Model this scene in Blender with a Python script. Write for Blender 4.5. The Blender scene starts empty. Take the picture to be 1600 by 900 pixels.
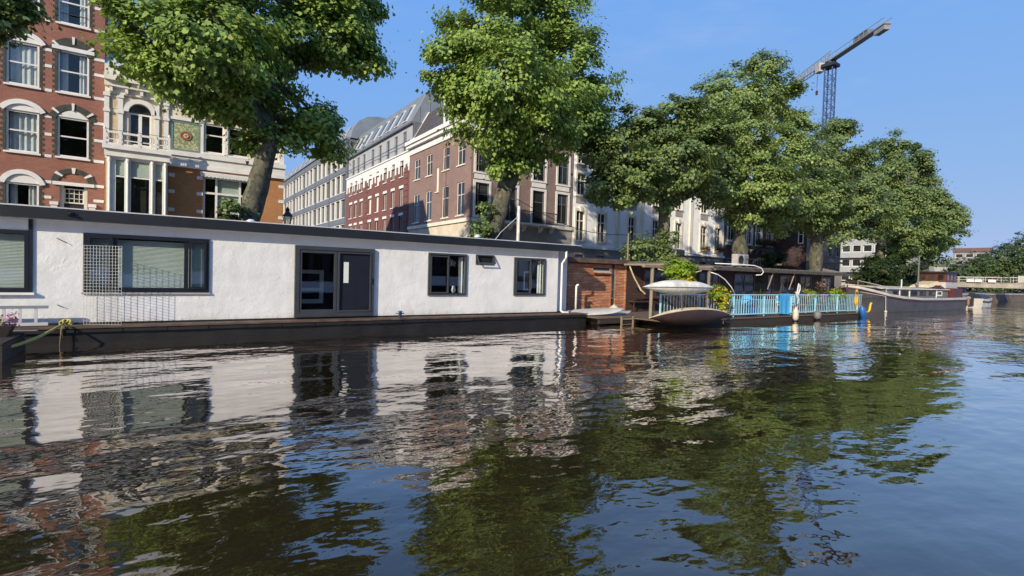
import bpy, math, random
import numpy as np
from mathutils import Matrix, Vector

R = math.radians
random.seed(7)
rng = np.random.default_rng(11)
scene = bpy.context.scene
col = scene.collection

# ------------------------------------------------------------------ camera
cam_d = bpy.data.cameras.new('camera')
cam = bpy.data.objects.new('camera', cam_d)
col.objects.link(cam)
cam_d.sensor_width = 36.0
cam_d.lens = 18.0
cam_d.clip_start = 0.05
cam_d.clip_end = 3000
HEAD, PITCH, ROLL = R(55.7), math.atan(20 / 800.0), R(1.56)
_f = Vector((math.cos(HEAD) * math.cos(PITCH), math.sin(HEAD) * math.cos(PITCH), -math.sin(PITCH)))
_r = Vector((math.sin(HEAD), -math.cos(HEAD), 0))
_u = _r.cross(_f)
_R = _r * math.cos(ROLL) + _u * math.sin(ROLL)
_U = _u * math.cos(ROLL) - _r * math.sin(ROLL)
cam.matrix_world = Matrix(((_R.x, _U.x, -_f.x, 0), (_R.y, _U.y, -_f.y, 0), (_R.z, _U.z, -_f.z, 2.0), (0, 0, 0, 1)))
scene.camera = cam

# ------------------------------------------------------------------ sky, sun, exposure
SUN = Vector((-0.80, -0.43, 0.42)).normalized()
world = bpy.data.worlds.new('World')
scene.world = world
world.use_nodes = True
nt = world.node_tree
bg = nt.nodes['Background']
sky = nt.nodes.new('ShaderNodeTexSky')
sky.sky_type = 'NISHITA'
sky.sun_disc = False
sky.sun_elevation = math.asin(SUN.z)
sky.sun_rotation = math.atan2(SUN.x, SUN.y)
sky.air_density = 1.0
sky.dust_density = 0.3
sky.ozone_density = 2.5
# one tone curve for the whole sky: keeps the horizon from washing out, as in the photograph
_sep = nt.nodes.new('ShaderNodeSeparateColor')
_cmb = nt.nodes.new('ShaderNodeCombineColor')
nt.links.new(sky.outputs[0], _sep.inputs[0])
for _i, (_g, _a) in enumerate(((0.42, 0.79), (0.185, 1.61), (-0.06, 4.25))):
    _p = nt.nodes.new('ShaderNodeMath'); _p.operation = 'POWER'; _p.inputs[1].default_value = _g
    _m = nt.nodes.new('ShaderNodeMath'); _m.operation = 'MULTIPLY'; _m.inputs[1].default_value = _a
    nt.links.new(_sep.outputs[_i], _p.inputs[0]); nt.links.new(_p.outputs[0], _m.inputs[0]); nt.links.new(_m.outputs[0], _cmb.inputs[_i])
# thin cirrus veil, spread over the whole sky
_tc = nt.nodes.new('ShaderNodeTexCoord')
_mp = nt.nodes.new('ShaderNodeMapping'); _mp.inputs['Scale'].default_value = (1.6, 2.4, 7.0); _mp.inputs['Rotation'].default_value = (0.2, 0.1, 0.6)
_nz = nt.nodes.new('ShaderNodeTexNoise'); _nz.inputs['Scale'].default_value = 1.3; _nz.inputs['Detail'].default_value = 7; _nz.inputs['Roughness'].default_value = 0.62
_rp = nt.nodes.new('ShaderNodeValToRGB')
_rp.color_ramp.elements[0].position = 0.50; _rp.color_ramp.elements[0].color = (0, 0, 0, 1)
_rp.color_ramp.elements[1].position = 0.85; _rp.color_ramp.elements[1].color = (0.30, 0.30, 0.30, 1)
_mx = nt.nodes.new('ShaderNodeMix'); _mx.data_type = 'RGBA'
_mx.inputs[7].default_value = (2.6, 3.1, 4.1, 1)
nt.links.new(_tc.outputs['Generated'], _mp.inputs[0]); nt.links.new(_mp.outputs[0], _nz.inputs[0]); nt.links.new(_nz.outputs[0], _rp.inputs[0])
nt.links.new(_rp.outputs[0], _mx.inputs[0]); nt.links.new(_cmb.outputs[0], _mx.inputs[6])
nt.links.new(_mx.outputs[2], bg.inputs[0])
bg.inputs[1].default_value = 0.15
sun_d = bpy.data.lights.new('sun', 'SUN')
sun_d.energy = 4.1
sun_d.angle = R(0.55)
sun_d.color = (1.0, 0.87, 0.67)
sun = bpy.data.objects.new('sun', sun_d)
col.objects.link(sun)
sun.rotation_euler = SUN.to_track_quat('Z', 'Y').to_euler()
sun.location = SUN * 60
vs = scene.view_settings
vs.view_transform = 'Standard'
vs.look = 'None'
vs.gamma = 1.0
vs.use_curve_mapping = False
vs.exposure = 0.55

# ------------------------------------------------------------------ materials
M = {}
def nodes_of(name):
    m = bpy.data.materials.new(name)
    m.use_nodes = True
    n = m.node_tree
    n.nodes.clear()
    out = n.nodes.new('ShaderNodeOutputMaterial')
    b = n.nodes.new('ShaderNodeBsdfPrincipled')
    n.links.new(b.outputs[0], out.inputs[0])
    M[name] = m
    return m, n, b, out
def rgba(c): return (c[0], c[1], c[2], 1)
def mixrgb(n, fac, a, b, mode='MIX'):
    x = n.nodes.new('ShaderNodeMix')
    x.data_type = 'RGBA'
    x.blend_type = mode
    for s, v in ((x.inputs[0], fac), (x.inputs[6], a), (x.inputs[7], b)):
        if hasattr(v, 'links'): n.links.new(v, s)
        else: s.default_value = v if not isinstance(v, tuple) else rgba(v)
    return x.outputs[2]
def math_n(n, op, a, b=0.5, c=None):
    x = n.nodes.new('ShaderNodeMath')
    x.operation = op
    for i, v in enumerate((a, b, c)):
        if v is None: continue
        if hasattr(v, 'links'): n.links.new(v, x.inputs[i])
        else: x.inputs[i].default_value = v
    return x.outputs[0]
def ramp(n, fac, stops):
    x = n.nodes.new('ShaderNodeValToRGB')
    e = x.color_ramp.elements
    while len(e) < len(stops): e.new(0.5)
    for k, (p, c) in enumerate(stops):
        e[k].position = p
        e[k].color = rgba(c) if isinstance(c, tuple) else (c, c, c, 1)
    n.links.new(fac, x.inputs[0])
    return x.outputs[0]
def coords(n, scale=(1, 1, 1), kind='Object'):
    t = n.nodes.new('ShaderNodeTexCoord')
    mp = n.nodes.new('ShaderNodeMapping')
    mp.inputs['Scale'].default_value = scale
    n.links.new(t.outputs[kind], mp.inputs[0])
    return mp.outputs[0]
def noise(n, vec, scale, detail=3, rough=0.55):
    x = n.nodes.new('ShaderNodeTexNoise')
    x.inputs['Scale'].default_value = scale
    x.inputs['Detail'].default_value = detail
    x.inputs['Roughness'].default_value = rough
    n.links.new(vec, x.inputs[0])
    return x.outputs[0]
def bump(n, b, h, strength=0.3, dist=0.02):
    x = n.nodes.new('ShaderNodeBump')
    x.inputs['Strength'].default_value = strength
    x.inputs['Distance'].default_value = dist
    n.links.new(h, x.inputs['Height'])
    n.links.new(x.outputs[0], b.inputs['Normal'])
def paint(name, c, rough=0.5, var=0.18, scale=1.5, bmp=0.15, bscale=25, metal=0.0, streak=False, spec=0.5, bdist=0.02):
    m, n, b, o = nodes_of(name)
    v = coords(n)
    f = noise(n, v, scale, 5, 0.6)
    lo = tuple(x * (1 - var * 1.6) for x in c)
    hi = tuple(min(1, x * (1 + var * 0.7)) for x in c)
    cc = ramp(n, f, [(0.3, lo), (0.68, hi)])
    if streak:
        v2 = coords(n, (3.0, 3.0, 0.25))
        s = noise(n, v2, 2.2, 4, 0.6)
        cc = mixrgb(n, ramp(n, s, [(0.5, 0.0), (0.75, 0.55)]), cc, tuple(x * 0.6 for x in c))
    n.links.new(cc, b.inputs['Base Color'])
    b.inputs['Roughness'].default_value = rough
    b.inputs['Metallic'].default_value = metal
    b.inputs['Specular IOR Level'].default_value = spec
    if bmp: bump(n, b, noise(n, v, bscale, 4), bmp, bdist)
    return m
def brick(name, c1, c2, mortar, bw=0.22, bh=0.065, rough=0.85, var=0.25):
    m, n, b, o = nodes_of(name)
    t = n.nodes.new('ShaderNodeTexCoord')
    s = n.nodes.new('ShaderNodeSeparateXYZ')
    n.links.new(t.outputs['Object'], s.inputs[0])
    c = n.nodes.new('ShaderNodeCombineXYZ')
    n.links.new(math_n(n, 'ADD', s.outputs[0], s.outputs[1]), c.inputs[0])
    n.links.new(s.outputs[2], c.inputs[1])
    k = n.nodes.new('ShaderNodeTexBrick')
    k.inputs['Scale'].default_value = 1.0
    k.inputs['Brick Width'].default_value = bw
    k.inputs['Row Height'].default_value = bh
    k.inputs['Mortar Size'].default_value = 0.008
    k.inputs['Mortar Smooth'].default_value = 0.3
    k.inputs['Color1'].default_value = rgba(c1)
    k.inputs['Color2'].default_value = rgba(c2)
    k.inputs['Mortar'].default_value = rgba(mortar)
    n.links.new(c.outputs[0], k.inputs[0])
    f = noise(n, t.outputs['Object'], 0.7, 6, 0.65)
    f2 = noise(n, t.outputs['Object'], 6.0, 3, 0.6)
    cc = mixrgb(n, ramp(n, f, [(0.35, 0.0), (0.7, var * 2)]), k.outputs[0], tuple(x * 0.55 for x in c1))
    cc = mixrgb(n, ramp(n, f2, [(0.5, 0.0), (0.75, 0.35)]), cc, tuple(min(1, x * 1.35) for x in c2))
    n.links.new(cc, b.inputs['Base Color'])
    b.inputs['Roughness'].default_value = rough
    x = n.nodes.new('ShaderNodeBump')
    x.inputs['Strength'].default_value = 0.5
    x.inputs['Distance'].default_value = 0.01
    x.invert = True
    n.links.new(k.outputs['Fac'], x.inputs['Height'])
    n.links.new(x.outputs[0], b.inputs['Normal'])
    return m
def wood(name, c, rough=0.7, worn=None):
    m, n, b, o = nodes_of(name)
    v = coords(n, (0.6, 6, 9))
    f = noise(n, v, 3.0, 6, 0.65)
    oi = n.nodes.new('ShaderNodeObjectInfo')
    lo = tuple(x * 0.55 for x in c)
    cc = ramp(n, f, [(0.28, lo), (0.62, c), (0.8, tuple(min(1, x * 1.4) for x in c))])
    cc = mixrgb(n, math_n(n, 'MULTIPLY', oi.outputs['Random'], 0.45), cc, tuple(x * 0.6 for x in c))
    if worn:
        gp = n.nodes.new('ShaderNodeNewGeometry')
        mp = n.nodes.new('ShaderNodeMapping')
        mp.inputs['Scale'].default_value = (1.0, 1.0, 5.0)
        n.links.new(gp.outputs['Position'], mp.inputs[0])
        cc = mixrgb(n, ramp(n, noise(n, mp.outputs[0], 2.2, 7, 0.75), [(0.50, 0.0), (0.60, 0.85)]), cc, worn)
    n.links.new(cc, b.inputs['Base Color'])
    b.inputs['Roughness'].default_value = rough
    bump(n, b, f, 0.4, 0.01)
    return m

paint('white_plaster', (0.68, 0.68, 0.67), 0.7, 0.05, 0.8, 0.0)
# the houseboat's lumpy painted plaster
def boat_plaster():
    m, n, b, o = nodes_of('boat_plaster')
    v = coords(n)
    f = noise(n, v, 0.9, 6, 0.6)
    cc = ramp(n, f, [(0.3, (0.60, 0.60, 0.585)), (0.62, (0.70, 0.70, 0.69))])
    sp = n.nodes.new('ShaderNodeSeparateXYZ')
    tc = n.nodes.new('ShaderNodeTexCoord')
    n.links.new(tc.outputs['Object'], sp.inputs[0])
    v2 = coords(n, (2.0, 2.0, 0.35))
    low = ramp(n, math_n(n, 'ADD', math_n(n, 'MULTIPLY', sp.outputs[2], 1.0), math_n(n, 'MULTIPLY', noise(n, v2, 3, 5, .65), 0.8)), [(0.66, 0.85), (1.12, 0.0)])
    cc = mixrgb(n, low, cc, (0.40, 0.37, 0.30))
    st = ramp(n, noise(n, coords(n, (1.6, 1.6, .3)), 1.6, 6, .7), [(0.52, 0.0), (0.78, 0.45)])
    cc = mixrgb(n, st, cc, (0.48, 0.47, 0.44))
    n.links.new(cc, b.inputs['Base Color'])
    b.inputs['Roughness'].default_value = 0.55
    h = math_n(n, 'ADD', noise(n, v, 2.6, 3, 0.5), math_n(n, 'MULTIPLY', noise(n, v, 16, 4, 0.6), 0.22))
    h = math_n(n, 'ADD', h, math_n(n, 'MULTIPLY', ramp(n, noise(n, v, 5.0, 3, 0.5), [(0.60, 0.0), (0.72, 1.0)]), 0.22))
    bump(n, b, h, 0.36, 0.06)
boat_plaster()
paint('white_trim', (0.70, 0.69, 0.66), 0.5, 0.07, 2.0, 0.05, 30)
paint('cream_trim', (0.70, 0.66, 0.56), 0.6, 0.10, 1.5, 0.1, 30)
paint('cream_stucco', (0.62, 0.55, 0.43), 0.8, 0.14, 0.8, 0.1, 20, streak=True)
paint('pale_stucco', (0.86, 0.86, 0.85), 0.75, 0.08, 0.6, 0.1, 20, streak=True)
paint('grey_stone', (0.33, 0.31, 0.30), 0.8, 0.15, 0.8, 0.15, 20, streak=True)
paint('dark_fascia', (0.013, 0.015, 0.019), 0.45, 0.25, 1.2, 0.1, 20)
paint('anthracite', (0.040, 0.046, 0.055), 0.4, 0.12, 2, 0.03, 30)
paint('black_frame', (0.012, 0.014, 0.022), 0.35, 0.15, 2, 0.03)
paint('black_hull', (0.012, 0.011, 0.011), 0.55, 0.4, 1.5, 0.3, 6, streak=True)
paint('roof_felt', (0.10, 0.10, 0.10), 0.9, 0.25, 1.0, 0.3, 40)
paint('zinc', (0.21, 0.235, 0.26), 0.5, 0.12, 0.6, 0.0)
paint('grey_metal', (0.14, 0.15, 0.165), 0.5, 0.1, 0.6, 0.0)
paint('pale_metal', (0.36, 0.37, 0.38), 0.5, 0.08, 0.6, 0.0)
paint('slate', (0.07, 0.06, 0.06), 0.7, 0.3, 2.5, 0.4, 12)
paint('pale_slate', (0.42, 0.46, 0.52), 0.6, 0.1, 1.5, 0.2, 12)
paint('dark_quoin', (0.045, 0.05, 0.04), 0.8, 0.3, 6, 0.2)
paint('weathered_eaves', (0.075, 0.062, 0.05), 0.85, 0.35, 4, 0.3, 18)
paint('rust_wood', (0.10, 0.062, 0.044), 0.75, 0.35, 3, 0.3, 18)
paint('quay_brick', (0.13, 0.10, 0.085), 0.9, 0.3, 2, 0.4, 12)
paint('asphalt', (0.07, 0.07, 0.068), 0.9, 0.2, 2, 0.3, 60)
paint('grass', (0.06, 0.09, 0.03), 0.95, 0.3, 0.6, 0.3, 30)
paint('rope', (0.42, 0.36, 0.10), 0.9, 0.25, 30, 0.5, 120)
paint('rope_brown', (0.22, 0.16, 0.09), 0.9, 0.25, 30, 0.5, 120)
paint('aluminium', (0.62, 0.63, 0.64), 0.4, 0.08, 3, 0.0, metal=0.25)
paint('galvanised', (0.50, 0.52, 0.50), 0.45, 0.15, 10, 0.0, metal=0.4)
paint('blue_rail', (0.30, 0.60, 0.76), 0.5, 0.15, 3, 0.1)
paint('blue_cloth', (0.045, 0.30, 0.58), 0.9, 0.1, 4, 0.1, 60)
paint('blue_rubber', (0.02, 0.10, 0.32), 0.4, 0.15, 3, 0.05)
paint('bollard_blue', (0.05, 0.10, 0.25), 0.5, 0.15, 3, 0.05)
paint('cream_rubber', (0.52, 0.47, 0.38), 0.6, 0.2, 6, 0.1)
paint('grey_rubber', (0.14, 0.14, 0.14), 0.6, 0.2, 6, 0.1)
paint('yellow', (0.70, 0.42, 0.03), 0.5, 0.15, 6, 0.05)
paint('red_paint', (0.075, 0.013, 0.012), 0.5, 0.2, 4, 0.1)
paint('canoe_white', (0.66, 0.65, 0.58), 0.55, 0.25, 2.2, 0.15, 10)
paint('canoe_cream', (0.62, 0.52, 0.33), 0.55, 0.2, 3, 0.15, 10)
paint('canoe_brown', (0.038, 0.017, 0.013), 0.65, 0.35, 2.5, 0.15, 10)
paint('terracotta', (0.28, 0.12, 0.07), 0.85, 0.2, 4, 0.1)
paint('barge_hull', (0.055, 0.053, 0.055), 0.5, 0.25, 1.0, 0.15, 5, streak=True)
paint('barge_white', (0.42, 0.41, 0.39), 0.5, 0.12, 1.5, 0.05)
paint('mahogany', (0.10, 0.028, 0.016), 0.4, 0.3, 3, 0.1)
paint('curtain', (0.62, 0.63, 0.64), 0.9, 0.08, 3, 0.0)
paint('blind', (0.60, 0.64, 0.58), 0.7, 0.05, 2, 0.0)
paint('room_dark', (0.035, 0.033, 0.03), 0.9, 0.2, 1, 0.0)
paint('tan_panel', (0.52, 0.42, 0.28), 0.8, 0.2, 5, 0.1)
paint('crane_blue', (0.045, 0.07, 0.19), 0.5, 0.15, 2, 0.0)
paint('crane_grey', (0.24, 0.24, 0.23), 0.5, 0.12, 1, 0.0)
paint('concrete', (0.33, 0.30, 0.26), 0.85, 0.2, 1.2, 0.2, 20, streak=True)
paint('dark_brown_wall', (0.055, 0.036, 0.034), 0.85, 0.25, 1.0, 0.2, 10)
paint('board_grey', (0.33, 0.33, 0.34), 0.5, 0.12, 3, 0.1)
paint('teal_paint', (0.14, 0.22, 0.22), 0.5, 0.1, 3, 0.0)
paint('iron', (0.02, 0.02, 0.02), 0.5, 0.2, 3, 0.0)
paint('far_brown', (0.15, 0.09, 0.08), 0.8, 0.15, 0.5, 0.0)
paint('far_grey', (0.26, 0.24, 0.25), 0.8, 0.15, 0.5, 0.0)
paint('far_white', (0.34, 0.35, 0.35), 0.8, 0.1, 0.5, 0.0)
paint('soil', (0.05, 0.035, 0.025), 0.95, 0.3, 12, 0.4)
brick('red_brick', (0.32, 0.115, 0.075), (0.235, 0.082, 0.058), (0.27, 0.19, 0.15))
brick('orange_brick', (0.50, 0.235, 0.085), (0.42, 0.18, 0.065), (0.30, 0.19, 0.11))
brick('purple_brick', (0.26, 0.165, 0.145), (0.20, 0.125, 0.112), (0.28, 0.23, 0.21))
brick('maroon_brick', (0.20, 0.075, 0.062), (0.16, 0.06, 0.052), (0.17, 0.10, 0.09))
brick('dark_brick', (0.10, 0.05, 0.042), (0.075, 0.038, 0.034), (0.12, 0.09, 0.08))
wood('red_wood', (0.45, 0.165, 0.07), 0.6, worn=(0.50, 0.31, 0.20))
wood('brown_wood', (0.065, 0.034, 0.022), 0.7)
wood('grey_wood', (0.26, 0.21, 0.16), 0.85)
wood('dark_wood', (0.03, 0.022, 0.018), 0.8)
wood('deck_wood', (0.15, 0.105, 0.07), 0.85)
wood('fence_wood', (0.30, 0.25, 0.21), 0.85)
def glass_mats():
    # dark panes: opaque dark room colour under a clear reflecting surface
    m, n, b, o = nodes_of('pane_dark')
    oi = n.nodes.new('ShaderNodeObjectInfo')
    v = coords(n)
    cc = mixrgb(n, oi.outputs['Random'], (0.010, 0.012, 0.013), (0.05, 0.055, 0.055))
    cc = mixrgb(n, ramp(n, noise(n, v, 1.3, 3), [(0.45, 0.0), (0.7, 0.5)]), cc, (0.006, 0.007, 0.008))
    n.links.new(cc, b.inputs['Base Color'])
    b.inputs['Roughness'].default_value = 0.04
    b.inputs['IOR'].default_value = 1.5
    bump(n, b, noise(n, v, 1.2, 1), 0.05, 0.02)
    # clear panes: see through, reflecting
    m = bpy.data.materials.new('pane_clear')
    m.use_nodes = True
    n = m.node_tree
    n.nodes.clear()
    o = n.nodes.new('ShaderNodeOutputMaterial')
    t = n.nodes.new('ShaderNodeBsdfTransparent')
    t.inputs[0].default_value = (0.80, 0.85, 0.84, 1)
    g = n.nodes.new('ShaderNodeBsdfGlossy')
    g.inputs['Roughness'].default_value = 0.02
    ge = n.nodes.new('ShaderNodeNewGeometry')
    dt = n.nodes.new('ShaderNodeVectorMath'); dt.operation = 'DOT_PRODUCT'
    n.links.new(ge.outputs['Incoming'], dt.inputs[0]); n.links.new(ge.outputs['Normal'], dt.inputs[1])
    sch = math_n(n, 'POWER', math_n(n, 'SUBTRACT', 1.0, math_n(n, 'ABSOLUTE', dt.outputs['Value'])), 5.0)
    x = n.nodes.new('ShaderNodeMixShader')
    n.links.new(math_n(n, 'MULTIPLY_ADD', sch, 0.9, 0.09), x.inputs[0])
    n.links.new(t.outputs[0], x.inputs[1])
    n.links.new(g.outputs[0], x.inputs[2])
    n.links.new(x.outputs[0], o.inputs[0])
    M['pane_clear'] = m
glass_mats()
def leaf_mat(name, dark, light, trans, tf=0.35):
    m = bpy.data.materials.new(name)
    m.use_nodes = True
    n = m.node_tree
    n.nodes.clear()
    o = n.nodes.new('ShaderNodeOutputMaterial')
    g = n.nodes.new('ShaderNodeNewGeometry')
    d = n.nodes.new('ShaderNodeBsdfPrincipled')
    d.inputs['Roughness'].default_value = 0.5
    d.inputs['Specular IOR Level'].default_value = 0.35
    v = coords(n)
    big = noise(n, v, 0.45, 2)
    f = math_n(n, 'ADD', math_n(n, 'MULTIPLY', g.outputs['Random Per Island'], 0.6), math_n(n, 'MULTIPLY', big, 0.5))
    c = ramp(n, f, [(0.2, dark), (0.8, light)])
    yel = math_n(n, 'GREATER_THAN', g.outputs['Random Per Island'], 0.994)
    c = mixrgb(n, yel, c, (light[0] * 1.7, light[1] * 1.15, light[2]))
    n.links.new(c, d.inputs['Base Color'])
    t = n.nodes.new('ShaderNodeBsdfTranslucent')
    n.links.new(mixrgb(n, 0.6, c, trans), t.inputs[0])
    x = n.nodes.new('ShaderNodeMixShader')
    x.inputs[0].default_value = tf
    n.links.new(d.outputs[0], x.inputs[1])
    n.links.new(t.outputs[0], x.inputs[2])
    n.links.new(x.outputs[0], o.inputs[0])
    M[name] = m
leaf_mat('plane_leaf', (0.080, 0.130, 0.036), (0.265, 0.355, 0.105), (0.38, 0.48, 0.10), 0.25)
leaf_mat('plane_leaf_dark', (0.064, 0.106, 0.034), (0.205, 0.280, 0.090), (0.30, 0.38, 0.08), 0.25)
leaf_mat('plane_leaf_bright', (0.095, 0.165, 0.036), (0.310, 0.435, 0.100), (0.42, 0.56, 0.10), 0.28)  # brighter copy of plane_leaf for two big trees of the row
leaf_mat('bank_leaf', (0.035, 0.062, 0.022), (0.105, 0.150, 0.050), (0.16, 0.22, 0.05), 0.25)
leaf_mat('shrub_leaf', (0.018, 0.036, 0.010), (0.045, 0.075, 0.018), (0.07, 0.11, 0.02))
leaf_mat('bright_leaf', (0.12, 0.22, 0.015), (0.26, 0.36, 0.03), (0.35, 0.42, 0.02))
leaf_mat('yellow_petal', (0.40, 0.34, 0.02), (0.60, 0.48, 0.04), (0.6, 0.5, 0.05))
leaf_mat('dusty_petal', (0.20, 0.09, 0.10), (0.42, 0.26, 0.26), (0.4, 0.25, 0.25))
leaf_mat('pink_petal', (0.40, 0.05, 0.20), (0.62, 0.16, 0.36), (0.6, 0.15, 0.35))
leaf_mat('red_petal', (0.30, 0.02, 0.02), (0.45, 0.06, 0.04), (0.4, 0.05, 0.04))
leaf_mat('white_petal', (0.45, 0.42, 0.42), (0.7, 0.66, 0.64), (0.6, 0.6, 0.5))
def bark():
    m, n, b, o = nodes_of('bark')
    v = coords(n, (1, 1, 0.7))
    x = n.nodes.new('ShaderNodeTexVoronoi')
    x.inputs['Scale'].default_value = 5.0
    w = n.nodes.new('ShaderNodeVectorMath')
    w.operation = 'ADD'
    nz = n.nodes.new('ShaderNodeTexNoise')
    nz.inputs['Scale'].default_value = 3.0
    n.links.new(v, nz.inputs[0])
    n.links.new(v, w.inputs[0])
    n.links.new(nz.outputs[1], w.inputs[1])
    n.links.new(w.outputs[0], x.inputs[0])
    c = ramp(n, math_n(n, 'MULTIPLY', x.outputs['Color'], 1.0), [(0.2, (0.045, 0.045, 0.034)), (0.45, (0.11, 0.11, 0.072)), (0.7, (0.07, 0.062, 0.047)), (0.9, (0.19, 0.185, 0.12))])
    n.links.new(mixrgb(n, ramp(n, noise(n, v, 2, 6), [(0.45, 0), (0.7, 0.6)]), c, (0.035, 0.034, 0.027)), b.inputs['Base Color'])
    b.inputs['Roughness'].default_value = 0.9
    bump(n, b, math_n(n, 'ADD', x.outputs['Distance'], noise(n, v, 14, 4)), 0.5, 0.03)
bark()
def water_mat():
    m, n, b, o = nodes_of('canal_water')
    b.inputs['Base Color'].default_value = (0.022, 0.0165, 0.007, 1)
    b.inputs['Roughness'].default_value = 0.6
    b.inputs['Specular IOR Level'].default_value = 0.0
    gl = n.nodes.new('ShaderNodeBsdfGlossy')
    gl.inputs['Roughness'].default_value = 0.012
    gl.inputs['Color'].default_value = (1.0, 0.95, 0.91, 1)
    def wc(rot, sc):
        t = n.nodes.new('ShaderNodeTexCoord')
        mp = n.nodes.new('ShaderNodeMapping')
        mp.inputs['Rotation'].default_value = (0, 0, R(rot))
        mp.inputs['Scale'].default_value = sc
        n.links.new(t.outputs['Object'], mp.inputs[0])
        return mp.outputs[0]
    big = noise(n, wc(62, (0.22, 0.62, 1)), 1.0, 1, 0.4)
    mid = noise(n, wc(50, (0.80, 1.45, 1)), 1.0, 2, 0.45)
    sml = noise(n, wc(48, (3.0, 5.0, 1)), 1.0, 2, 0.5)
    gust = ramp(n, noise(n, wc(10, (0.05, 0.11, 1)), 1.0, 2), [(0.35, 0.35), (0.6, 1.0)])
    h = math_n(n, 'ADD', math_n(n, 'MULTIPLY', big, 1.25), math_n(n, 'MULTIPLY', mid, 0.42))
    h = math_n(n, 'ADD', h, math_n(n, 'MULTIPLY', math_n(n, 'MULTIPLY', sml, 0.15), gust))
    bp = n.nodes.new('ShaderNodeBump')
    bp.inputs['Strength'].default_value = 1.0
    bp.inputs['Distance'].default_value = 0.070
    n.links.new(h, bp.inputs['Height'])
    n.links.new(bp.outputs[0], gl.inputs['Normal'])
    # surface reflectance: rises steeply towards grazing angles
    ge = n.nodes.new('ShaderNodeNewGeometry')
    dt = n.nodes.new('ShaderNodeVectorMath'); dt.operation = 'DOT_PRODUCT'
    n.links.new(ge.outputs['Incoming'], dt.inputs[0]); n.links.new(bp.outputs[0], dt.inputs[1])
    cs = n.nodes.new('ShaderNodeMath'); cs.operation = 'MAXIMUM'; cs.inputs[1].default_value = 0.0
    n.links.new(dt.outputs['Value'], cs.inputs[0])
    fr = math_n(n, 'MULTIPLY_ADD', math_n(n, 'POWER', math_n(n, 'SUBTRACT', 1.0, cs.outputs[0]), 3.05), 1.32, 0.015)
    fr = math_n(n, 'MINIMUM', fr, 0.95)
    mx = n.nodes.new('ShaderNodeMixShader')
    n.links.new(fr, mx.inputs[0]); n.links.new(b.outputs[0], mx.inputs[1]); n.links.new(gl.outputs[0], mx.inputs[2])
    n.links.new(mx.outputs[0], o.inputs[0])
water_mat()

# ------------------------------------------------------------------ mesh helpers
class MB:
    def __init__(s): s.v = []; s.f = []
    def quad(s, a, b, c, d):
        k = len(s.v); s.v += [a, b, c, d]; s.f.append((k, k + 1, k + 2, k + 3)); return s
    def poly(s, pts):
        k = len(s.v); s.v += list(pts); s.f.append(tuple(range(k, k + len(pts)))); return s
    def box(s, x0, x1, y0, y1, z0, z1):
        k = len(s.v)
        s.v += [(x0, y0, z0), (x1, y0, z0), (x1, y1, z0), (x0, y1, z0), (x0, y0, z1), (x1, y0, z1), (x1, y1, z1), (x0, y1, z1)]
        for q in ((0, 3, 2, 1), (4, 5, 6, 7), (0, 1, 5, 4), (1, 2, 6, 5), (2, 3, 7, 6), (3, 0, 4, 7)):
            s.f.append(tuple(k + i for i in q))
        return s
    def loft(s, rings, close=True, caps=True):
        k = len(s.v); n = len(rings[0])
        for r in rings: s.v += [tuple(p) for p in r]
        for i in range(len(rings) - 1):
            for j in range(n if close else n - 1):
                a = k + i * n + j; b = k + i * n + (j + 1) % n
                s.f.append((a, b, b + n, a + n))
        if caps and close:
            s.f.append(tuple(k + j for j in reversed(range(n))))
            s.f.append(tuple(k + (len(rings) - 1) * n + j for j in range(n)))
        return s
    def extrude_y(s, prof, y0, y1):                       # prof: (x, z) points
        return s.loft([[(x, y0, z) for x, z in prof], [(x, y1, z) for x, z in prof]])
    def extrude_x(s, prof, x0, x1):                       # prof: (y, z) points
        return s.loft([[(x0, y, z) for y, z in prof], [(x1, y, z) for y, z in prof]])
    def tube(s, pts, rad, n=8, wob=0.0):
        pts = [Vector(p) for p in pts]
        if not hasattr(rad, '__len__'): rad = [rad] * len(pts)
        rings = []; ref = Vector((0.31, 0.77, 0.21)).normalized()
        for i, p in enumerate(pts):
            d = (pts[min(i + 1, len(pts) - 1)] - pts[max(i - 1, 0)])
            if d.length < 1e-6: d = Vector((0, 0, 1))
            d.normalize()
            if abs(d.dot(ref)) > 0.95: ref = Vector((0.9, -0.1, 0.2)).normalized()
            u = d.cross(ref).normalized(); w = d.cross(u)
            rings.append([p + (u * math.cos(t) + w * math.sin(t)) * rad[i] * (1 + (random.uniform(-wob, wob) if wob else 0)) for t in [2 * math.pi * j / n for j in range(n)]])
        return s.loft(rings)
    def lathe(s, prof, n=14, c=(0, 0)):                   # prof: (r, z)
        return s.loft([[(c[0] + max(r, 1e-4) * math.cos(2 * math.pi * j / n), c[1] + max(r, 1e-4) * math.sin(2 * math.pi * j / n), z) for j in range(n)] for r, z in prof])
    def bar(s, a, b, w):                                   # square bar between two points
        return s.tube([a, b], w * 0.7071, 4)
    def mesh(s, name, smooth=False):
        m = bpy.data.meshes.new(name)
        m.from_pydata([tuple(p) for p in s.v], [], s.f)
        if smooth:
            m.polygons.foreach_set('use_smooth', [True] * len(m.polygons))
        return m
CACHE = {}
def setmat(me, mat):
    if not me.materials: me.materials.append(M[mat])
def add(name, me, mat, parent=None, loc=(0, 0, 0), rz=0.0, rot=None):
    if isinstance(me, MB): me = me.mesh(name)
    if mat: setmat(me, mat)
    o = bpy.data.objects.new(name, me)
    col.objects.link(o)
    if parent is not None: o.parent = parent
    o.location = loc
    o.rotation_euler = rot if rot else (0, 0, rz)
    return o
def smooth(me):
    me.polygons.foreach_set('use_smooth', [True] * len(me.polygons))
    return me
def tag(o, label, cat, group=None):
    o['label'] = label; o['category'] = cat
    if group: o['group'] = group
    return o
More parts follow.
